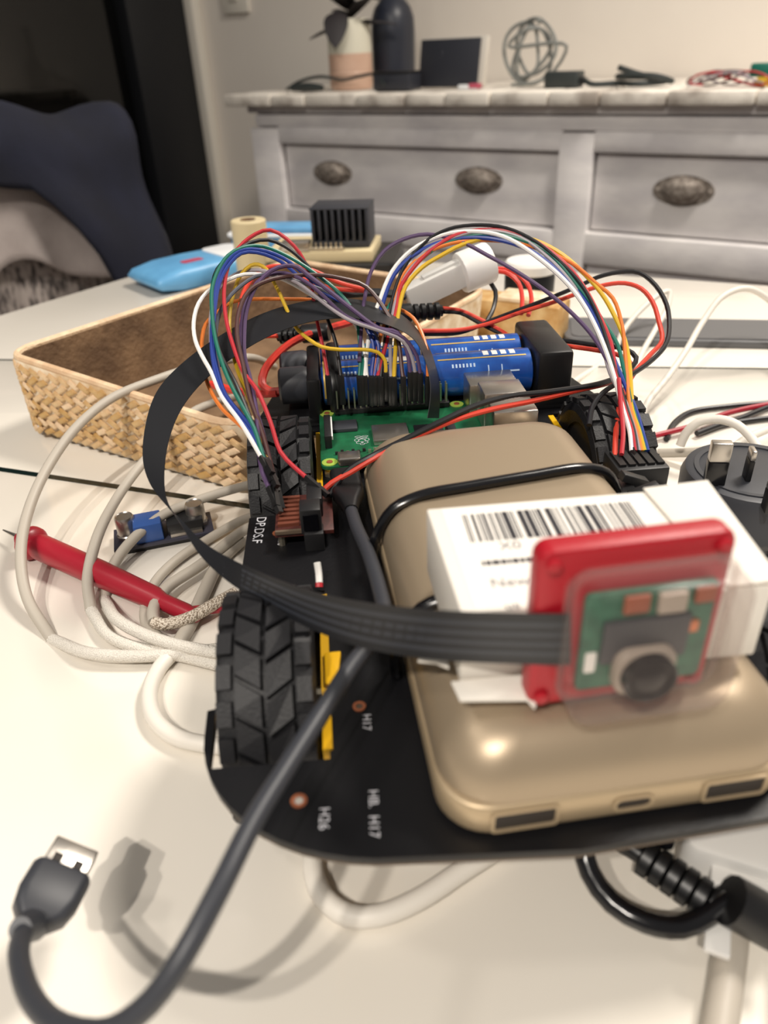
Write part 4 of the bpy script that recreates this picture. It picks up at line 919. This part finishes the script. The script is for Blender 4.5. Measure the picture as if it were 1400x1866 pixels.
# ================================================================== basket
bNL = at(58, 792, 0); bNR = at(436, 902, 0); bNR = bNL+(bNR-bNL)*1.06
e_l = Vector((math.cos(math.radians(54)), math.sin(math.radians(54)), 0))
bFL = bNL+e_l*0.240; bFR = bNR+e_l*0.240
rims = [0.050, 0.040, 0.044, 0.048]
cen = (bNL+bNR+bFL+bFR)/4
bk = thing('straw_basket', 'low rectangular woven straw basket left behind the robot car', 'basket', Vector((cen.x, cen.y, TZ)))
crn = [bNL, bNR, bFR, bFL]     # counter clockwise seen from above
def bpath(inset_, n=6, flare=0.0):
    out = []
    for i in range(4):
        p_ = crn[i]; a_ = (crn[i-1]-p_).normalized(); b_ = (crn[(i+1) % 4]-p_).normalized(); r_ = 0.018
        pp = p_+(a_+b_)*(inset_-flare)
        p0_ = pp+a_*r_; p1_ = pp+b_*r_
        for k in range(n+1):
            t = k/n; out.append((p0_*(1-t)**2+pp*2*t*(1-t)+p1_*t*t, rims[i]))
    return out
def bring(inset_, hz, flare=0.0, cap=None):
    return [Vector((p_.x, p_.y, TZ+(rz_*hz if hz <= 1 else rz_+hz-1))) for p_, rz_ in bpath(inset_, 6, flare)]
wpart('wall_outer', MB().rings([bring(0.003, 0.02), bring(0.0006, 0.12), bring(0.0, 0.9, 0.002), bring(0.0, 0.97, 0.002)], False, False), 'basket_gap', bk)
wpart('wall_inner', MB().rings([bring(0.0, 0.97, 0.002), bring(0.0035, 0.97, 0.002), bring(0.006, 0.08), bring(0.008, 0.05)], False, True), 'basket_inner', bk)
rimpts = bring(0.0015, 0.985, 0.002); 
wpart('rim', MB().tube(rimpts+rimpts[:2], 0.0021, 8, smooth=False), 'basket_straw', bk)
# woven strands: slanted straw pads on the walls one sees
def strand_mesh():
    mb = MB(); w_, h_, t_ = 0.0080, 0.0060, 0.0011
    base = [(-w_*0.62, -h_*0.12), (-w_*0.30, -h_*0.52), (w_*0.62, h_*0.12), (w_*0.30, h_*0.52)]
    mb.rings([[Vector((x, 0, z)) for x, z in base], [Vector((x*0.9, -t_*0.8, z*0.86)) for x, z in base], [Vector((x*0.62, -t_, z*0.55)) for x, z in base]])
    me = finish(mb, angle=60); me.materials.append(MATS['basket_straw']); me.name = 'strand'; return me
SM = [strand_mesh()]
mbm = MB(); w_, h_, t_ = 0.0080, 0.0060, 0.0011
base = [(-w_*0.62, h_*0.12), (-w_*0.30, h_*0.52), (w_*0.62, -h_*0.12), (w_*0.30, -h_*0.52)]
mbm.rings([[Vector((x, 0, z)) for x, z in base], [Vector((x*0.9, -t_*0.8, z*0.86)) for x, z in base], [Vector((x*0.62, -t_, z*0.55)) for x, z in base]])
me = finish(mbm, angle=60); me.materials.append(MATS['basket_straw']); me.name = 'strand'; SM.append(me)
def weave(pa, pb_, ra, rb2, skip):
    dv = pb_-pa; Lw = dv.length; an = math.atan2(dv.y, dv.x); nx_ = int((Lw-skip-0.006)/0.0078); outn = Vector((dv.y, -dv.x, 0)).normalized()
    for i in range(nx_+1):
        f = (skip+i*0.0078)/Lw; hh = ra+(rb2-ra)*f; rows_ = max(5, int(hh/0.0057))
        for j in range(rows_):
            zc = 0.004+(j+0.5)*(hh-0.007)/rows_
            ff = f+(0.0039 if j % 2 else 0)/Lw
            p_ = pa+dv*ff+outn*(0.0002+0.002*zc/hh)
            o = bpy.data.objects.new('strand', SM[(j) % 2]); C.objects.link(o); o.parent = bk
            o.location = Vector((p_.x, p_.y, TZ+zc))-bk.location; o.rotation_euler = (random.uniform(-0.1, 0.1), random.uniform(-0.08, 0.08), an)
            k = random.uniform(0.92, 1.06); o.scale = (k, random.uniform(0.8, 1.3), k)
weave(bNL, bNR, rims[0], rims[1], 0.012)
# rounded corner pads
for i, (p_, rz_) in enumerate(bpath(0.0, 6, 0.002)[1:6]):
    q_ = bpath(0.0, 6, 0.002)[i+2][0]; dv = q_-p_; an = math.atan2(dv.y, dv.x)
    for j in range(8):
        o = bpy.data.objects.new('strand', SM[j % 2]); C.objects.link(o); o.parent = bk
        mid_ = (p_+q_)/2; o.location = Vector((mid_.x, mid_.y, TZ+0.004+(j+0.5)*(rz_-0.007)/8))-bk.location; o.rotation_euler = (0, 0, an); o.scale = (0.75, 1, 1)

# ================================================================== heatsink board on its box behind
p = at(602, 482, 0.028)
hb = thing('black_instrument_case', 'low black case standing behind the far end of straw basket', 'case', Vector((p.x, p.y, TZ)), math.radians(-8))
part('case_shell', MB().prism(rrect(0.115, 0.085, 0.006, cy=0.035), 0, 0.030), 'black_plastic', hb, 0.002)
part('case_seam', MB().prism(rrect(0.1156, 0.0856, 0.006, cy=0.035), 0.022, 0.0228), 'chip_black', hb)
hs = thing('heatsink_board', 'bare circuit board with tall black finned heatsink on black case', 'circuit board', hb.location+Vector((0.0, 0.020, 0.0302)), math.radians(-8)); hs.scale = (1.1, 1.1, 1.1)
part('board', MB().box((-0.006, 0.010, 0.004), (0.085, 0.058, 0.008)), 'beige_cyl', hs, 0.0006, label='board edge with pale metal ports')
part('header', MB().box((-0.012, -0.016, 0.0095), (0.052, 0.004, 0.003)), 'pin_metal', hs, 0.0004)
for i in range(13): part('pin', MB().box((-0.036+0.004*i, -0.0165, 0.0125), (0.0012, 0.0012, 0.004)), 'pin_metal', hs)
part('port', MB().box((-0.024, -0.015, 0.0125), (0.022, 0.010, 0.007)), 'steel', hs, 0.0006)
part('heatsink_base', MB().box((0.010, 0.012, 0.0105), (0.046, 0.038, 0.005)), 'panel_dark', hs, 0.0005)
for i in range(9): part('heatsink_fin', MB().box((-0.0115+i*0.00540, 0.012, 0.0250), (0.0024, 0.038, 0.024)), 'panel_dark', hs, 0.0003)
part('heatsink_top', MB().box((0.010, 0.012, 0.0372), (0.0465, 0.0385, 0.0012)), 'panel_dark', hs, 0.0003)
# pale canister beside it
p = hs.location+Vector((-0.074, 0.03, -0.0302))
cy_ = thing('canister', 'pale cream roll standing left of the finned heatsink', 'roll', p)
part('roll', MB().lathe([(0.015, 0), (0.016, 0.001), (0.016, 0.058), (0.015, 0.059)], seg=24), 'beige_cyl', cy_)
part('roll_core', MB().lathe([(0.007, 0.059), (0.007, 0.0595), (0.003, 0.0595)], seg=16), 'brown_block', cy_)
# blue packages
p = at(362, 508, 0.0)
pk = thing('wipes_packet', 'pale blue soft packet with white end on the table corner', 'packet', Vector((p.x, p.y, TZ)), math.radians(40)); pk.scale = (0.78, 0.78, 0.9)
pk_m = MB(); rs = []
for x, sx, sz in ((-0.075, 0.9, 0.15), (-0.068, 1.0, 0.6), (-0.04, 1, 1), (0.0, 1.02, 1.05), (0.04, 1, 1), (0.068, 1, 0.6), (0.075, 0.9, 0.15)):
    rs.append([Vector((x, a_*sx, max(0.0, 0.011+b_*sz))) for a_, b_ in rrect(0.085, 0.022, 0.009, 4)])
part('packet_body', pk_m.rings(rs), 'package_blue', pk, angle=60)
part('white_end', MB().prism(rrect(0.045, 0.070, 0.01, cx=0.048), 0.0205, 0.0235), 'package_white', pk, 0.001)
part('red_print', MB().prism(rrect(0.028, 0.014, 0.004, cx=-0.01, cy=-0.01), 0.0222, 0.0229), 'package_red', pk)
p = at(470, 452, 0.0)
bl = thing('blue_tub', 'blue tub with white brim standing behind the heatsink board', 'tub', Vector((p.x+0.042, p.y-0.05, TZ)), math.radians(-10)); bl.scale = (0.8, 0.8, 0.72)
part('tub', MB().prism(rrect(0.15, 0.05, 0.012), 0, 0.034), 'package_blue', bl, 0.003)
part('brim', MB().prism(rrect(0.158, 0.058, 0.014), 0.034, 0.038), 'package_white', bl, 0.001)
part('tub_lid', MB().prism(rrect(0.14, 0.044, 0.010), 0.038, 0.046), 'package_blue', bl, 0.003)
# jar and box behind the white connector
p = at(962, 560, 0.0)
jr = thing('lidded_jar', 'small black jar with a white lid behind the right arch', 'jar', Vector((p.x, p.y, TZ)))
part('jar_body', MB().lathe([(0.018, 0), (0.020, 0.002), (0.020, 0.026), (0.018, 0.029)], seg=24), 'black_plastic', jr)
part('jar_lid', MB().lathe([(0.0195, 0.029), (0.0205, 0.030), (0.0205, 0.036), (0.019, 0.038)], seg=24), 'wire_white', jr)
p = at(920, 610, 0.0)
wb = thing('tan_block', 'tan wooden block behind the battery cells', 'block', Vector((p.x+0.004, p.y, TZ)), math.radians(-30))
part('block', MB().box((0, 0, 0.014), (0.080, 0.028, 0.028)), 'basket_straw', wb, 0.002)
part('block_cap', MB().box((0.012, 0, 0.0295), (0.04, 0.026, 0.003)), 'basket_gap', wb, 0.001)

# ================================================================== white cables on the left
def gp(track, z): return [at(u_, v_, z) for u_, v_ in track]
def cable(name, label, segs, r, group=None, cat='cable', ref=None):
    allp = [q for _, ps in segs for q in ps]; base = min(allp, key=lambda q: q.z)
    t = thing(name, label, cat, base, 0, group)
    for i, (m_, ps) in enumerate(segs): wpart('sheath' if 'braid' not in m_ else 'braided_sleeve', MB().tube(ps, r, 10), m_, t, angle=80)
    return t
GW = 'white cables coiled on the left'
A_ = pix([(440, 652), (360, 668), (290, 690), (205, 725), (140, 778), (88, 850), (52, 930), (38, 1010), (50, 1090), (95, 1165)], [.41, .385, .36, .335, .305, .285])
A_ = [at(500, 668, 0.012)]+A_
cable('white_cable', 'outermost white cable loop crossing the basket', [('cord_grey_or_shaded', A_), ('cord_braid', [A_[-1]]+gp([(160, 1190), (240, 1196), (320, 1192), (400, 1183), (440, 1180)], 0.004))], 0.0023, GW)
B_ = pix([(300, 800), (255, 850), (212, 910), (177, 980), (160, 1055), (166, 1112)], [.37, .34, .31, .295])
B_ = [at(440, 720, 0.010), pd(350, 752, .392)]+B_
cable('white_cable', 'second white cable loop inside the outermost one', [('cord_grey_or_shaded', B_), ('cord_braid', [B_[-1]]+gp([(200, 1160), (255, 1182), (330, 1195), (400, 1212), (440, 1220)], 0.003))], 0.0023, GW)
C_ = pix([(470, 880), (445, 886), (380, 905), (300, 937), (240, 985), (202, 1040), (191, 1092)], [.355, .345, .325, .305])
cable('white_cable', 'third white cable passing behind the blue module', [('cord_grey_or_shaded', C_), ('cord_braid', [C_[-1]]+gp([(215, 1130), (260, 1155), (320, 1175), (400, 1190), (440, 1196)], 0.0065))], 0.0023, GW)
cable('white_cable', 'white cable with the tight inner bend by the tyre', [('cord_grey_or_shaded', gp([(470, 938), (445, 946), (380, 982), (320, 1022), (282, 1062), (265, 1105), (268, 1140), (290, 1162)], 0.003))], 0.0021, GW)
cable('white_cable', 'speckled cable end pointing to the front left tyre', [('cord_grey_or_shaded', gp([(470, 955), (445, 966), (365, 1030), (303, 1072), (279, 1112), (281, 1134)], 0.0065)), ('cord_braid_dark', gp([(281, 1134), (300, 1138), (345, 1126), (392, 1100), (430, 1080)], 0.0065))], 0.0024, GW)
cable('white_cable', 'smooth white cable looping under the robot front', [('cord_grey_or_shaded', gp([(440, 985), (402, 1022), (372, 1080), (345, 1140), (315, 1190)], 0.0028)), ('cord_white', gp([(315, 1190), (290, 1218), (273, 1260), (281, 1308), (320, 1343), (385, 1358), (450, 1366), (520, 1400), (565, 1470), (572, 1530), (570, 1585), (590, 1635), (635, 1668), (690, 1668), (760, 1640), (850, 1582), (910, 1545), (990, 1500), (1080, 1440)], 0.0030))], 0.0028, GW)
# ================================================================== red test probe
a = at(36, 980, 0.0075); b = at(300, 1098, 0.006); tipp = at(6, 966, 0.0055); d = (b-a).normalized(); Ln = (b-a).length
pr = thing('test_probe', 'dark red multimeter probe with steel tip lying left of robot', 'probe', Vector((a.x, a.y, TZ)))
wpart('tip', MB().cyl(a, tipp, 0.0013, 10, 0.0004), 'steel', pr)
wpart('nose', MB().lathe([(0.0022, 0), (0.0035, 0.002), (0.0038, 0.008)], a-d*0.001, d, 16), 'probe_red', pr)
wpart('finger_guard', MB().lathe([(0.0040, 0), (0.0076, 0.0008), (0.0076, 0.0030), (0.0066, 0.0045), (0.0052, 0.0055)], a+d*0.0065, d, 24), 'probe_red', pr)
wpart('handle', MB().lathe([(0.0050, 0), (0.0058, 0.004), (0.0056, Ln*0.45), (0.0046, Ln*0.82), (0.0030, Ln*0.88)], a+d*0.0110, d, 20), 'probe_red', pr)
wpart('strain_relief', MB().lathe([(0.0034, 0), (0.0034, 0.012), (0.0022, 0.018)], a+d*(Ln*0.88+0.0105), d, 14), 'probe_red', pr)
wpart('lead', MB().tube([a+d*(Ln*0.88+0.027), b+d*0.012, at(400, 1108, 0.004), at(450, 1100, 0.004)], 0.0020, 10), 'probe_red', pr)
# ================================================================== blue sensor module
mo_ = at(302, 985, 0.0); ma = math.atan2((at(390, 965, 0)-at(212, 1000, 0)).y, (at(390, 965, 0)-at(212, 1000, 0)).x)
mod = thing('relay_module', 'small blue block module with two silver posts behind the probe', 'module', Vector((mo_.x, mo_.y, TZ)), ma)
ML = (at(390, 965, 0)-at(212, 1000, 0)).length
part('board', MB().box((0, 0.002, 0.0035), (ML, 0.018, 0.0016)), 'module_pcb', mod, 0.0002)
part('foot', MB().box((0, 0.002, 0.0013), (ML*0.9, 0.014, 0.0026)), 'chip_black', mod)
part('blue_block', MB().box((-0.006, 0.000, 0.0088), (0.012, 0.012, 0.0090)), 'module_blue', mod, 0.0005)
part('dark_block', MB().box((0.010, 0.002, 0.0072), (0.016, 0.012, 0.0058)), 'chip_black', mod, 0.0005)
part('trim_bar', MB().box((0.010, -0.005, 0.0052), (0.014, 0.002, 0.0018)), 'steel', mod)
for x in (-ML/2+0.0065, ML/2-0.0065):
    part('post', MB().lathe([(0.0048, 0.0043), (0.0048, 0.006), (0.0043, 0.0065), (0.0043, 0.0140), (0.0038, 0.0150), (0.0034, 0.0146)], (x, 0.003, 0), (0, 0, 1), 24), 'steel', mod)

# ================================================================== right hand clutter
GR = 'white cables on the right'
cable('thin_white_cable', 'white cable rising in a tall hoop at the right edge', [('cord_white', [at(1650, 760, 0.002), at(1560, 700, 0.03)]+pix([(1440, 590), (1400, 545), (1362, 526), (1318, 540), (1282, 585), (1250, 640), (1215, 690), (1180, 735), (1160, 790)], [.47, .46, .45, .43, .41])+[at(1130, 830, 0.002)])], 0.0019, GR)
cable('thin_white_cable', 'white cable hairpin behind the wide red loop', [('cord_white', [at(1040, 700, 0.002)]+pix([(1120, 640), (1135, 605), (1165, 568), (1200, 538), (1220, 531), (1218, 556), (1195, 600), (1172, 640), (1150, 690)], [.52, .53, .54, .52, .48])+[at(1120, 745, 0.002)])], 0.0019, GR)
cable('thin_white_cable', 'white cable arching over the black travel adapter', [('cord_white', pix([(1240, 812), (1250, 790), (1272, 770), (1310, 764), (1345, 775), (1375, 805), (1400, 850), (1420, 900)], [.37, .36, .35, .33])+[at(1520, 1000, 0.003), at(1750, 1060, 0.003)])], 0.0022, GR)
cable('thin_white_cable', 'grey white cable bent beside the adapter pins', [('cord_grey_or_shaded', pix([(1200, 826), (1270, 824), (1330, 818), (1352, 826), (1350, 845), (1325, 880), (1300, 905)], [.385, .37, .355, .335]))], 0.0024, GR)
cable('thin_white_cable', 'white cable crossing at the right picture edge above adapter', [('cord_white', pix([(1330, 822), (1360, 800), (1400, 782), (1440, 765)], [.36, .37, .38, .39])+[at(1560, 760, 0.003), at(1800, 750, 0.003)])], 0.0021, GR)
GL = 'loose test leads on the right'
def tl_(label, m_, track, z): 
    pts_ = gp(track, z); t = thing('test_lead', label, 'wire', pts_[0], 0, GL); wpart('insulation', MB().tube(pts_, 0.0016, 8), m_, t)
tl_('dark red lead running off right on the table', 'probe_red', [(1150, 805), (1185, 796), (1260, 777), (1330, 752), (1400, 737), (1460, 728), (1700, 690), (2050, 680)], 0.004)
tl_('black lead bowing behind the dark red one', 'wire_black', [(1215, 800), (1228, 772), (1262, 750), (1330, 740), (1400, 734), (1460, 730), (1700, 690), (2050, 680)], 0.002)
tl_('black lead passing in front of dark red one', 'wire_black', [(1270, 790), (1310, 775), (1350, 762), (1400, 742), (1460, 724), (1700, 690), (2050, 680)], 0.003)
tl_('lowest black lead at the right edge of table', 'wire_black', [(1280, 785), (1330, 772), (1400, 762), (1460, 756), (1700, 690), (2050, 680)], 0.002)
# travel adapter
p = at(1322, 960, 0.0)
ad = thing('travel_adapter', 'round black mains adapter with pins pointing up beside the carton', 'adapter', Vector((p.x+0.006, p.y, TZ)), math.radians(-10))
part('adapter_body', MB().lathe([(0.026, 0), (0.028, 0.002), (0.0285, 0.024), (0.027, 0.028), (0.0255, 0.0285)], seg=40), 'dark_grey_plastic', ad)
tp = ad.location+Vector((0, 0, 0.0285))
def prong(u_, v_, w_, dth, h_, m1, m2, hs_):
    q_ = at(u_, v_, 0.0285)-ad.location; q_ = Matrix.Rotation(math.radians(10), 3, 'Z') @ q_
    pp_ = part('pin', MB().box((q_.x, q_.y, 0.0285+hs_/2), (w_, dth, hs_)), m1, ad, 0.0004)
    part('pin_tip', MB().box((q_.x, q_.y, 0.0285+hs_+(h_-hs_)/2), (w_, dth, h_-hs_)), m2, pp_, 0.0006)
prong(1300, 882, 0.0080, 0.0042, 0.0195, 'black_gloss', 'steel', 0.011); prong(1360, 872, 0.0022, 0.006, 0.0140, 'black_plastic', 'steel', 0.0095); prong(1395, 930, 0.0022, 0.006, 0.012, 'black_plastic', 'steel', 0.009)
part('face_ridge', MB().lathe([(0.0235, 0.0285), (0.0235, 0.0291), (0.0215, 0.0291), (0.0215, 0.0285)], (0, 0, 0), (0, 0, 1), 40, cap=False), 'dark_grey_plastic', ad)

# ================================================================== bottom right clutter
lp = pix([(1220, 1530), (1150, 1520), (1090, 1522), (1066, 1545), (1075, 1590), (1115, 1645), (1175, 1680), (1240, 1690), (1290, 1668), (1330, 1640), (1375, 1640), (1420, 1660)], [.185, .182, .176, .170, .172, .176])
lp += [at(1560, 1700, 0.006), at(1800, 1650, 0.003)]
kc = thing('mains_cord', 'black power cord curled under the robot front at right', 'cable', min(lp, key=lambda q: q.z))
wpart('cord', MB().tube(lp, 0.0025, 12), 'black_gloss', kc, angle=80)
ra_ = pd(1150, 1545, .186); rb_2 = pd(1345, 1680, .172); dv = rb_2-ra_
wpart('cord_end', MB().tube([pd(1080, 1510, .19), ra_, ra_+dv*0.5, rb_2, pd(1420, 1690, .172)], 0.0024, 12), 'black_plastic', kc)
for i in range(6):
    c_ = ra_+dv*(0.10+0.125*i); wpart('strain_relief', MB().lathe([(0.0030, 0), (0.0046, 0.0006), (0.0046, 0.0030), (0.0030, 0.0036)], c_, dv, 14), 'black_plastic', kc)
wpart('plug_grip', MB().cyl(pd(1330, 1640, .170), pd(1420, 1690, .170), 0.0058, 14), 'black_plastic', kc)
p = at(1368, 1560, 0.012)
wc = thing('white_charger', 'white plastic charger block under the robot front at the right edge', 'charger', Vector((p.x+0.006, p.y+0.004, TZ)), math.radians(-25))
part('charger_body', MB().prism(rrect(0.040, 0.030, 0.004), 0, 0.020), 'plug_white', wc, 0.0012)
part('charger_collar', MB().prism(rrect(0.026, 0.006, 0.001, cy=-0.017), 0.006, 0.016), 'plug_white', wc, 0.0006)
part('prong', MB().box((-0.010, -0.026, 0.011), (0.0055, 0.016, 0.0018)), 'plug_white', wc, 0.0004)
part('prong', MB().box((0.008, -0.026, 0.011), (0.0055, 0.016, 0.0018)), 'plug_white', wc, 0.0004)
gq = pix([(1340, 1560), (1336, 1640), (1332, 1720), (1322, 1800), (1312, 1900)], [.190, .180, .170, .160, .15])
solo('grey_cable', MB().tube(gp([(1345, 1560), (1338, 1640), (1333, 1720), (1322, 1800), (1308, 1900)], 0.0042), 0.0038, 12), 'cord_grey_or_shaded', 'thick grey cable running to the bottom edge at right', 'cable')
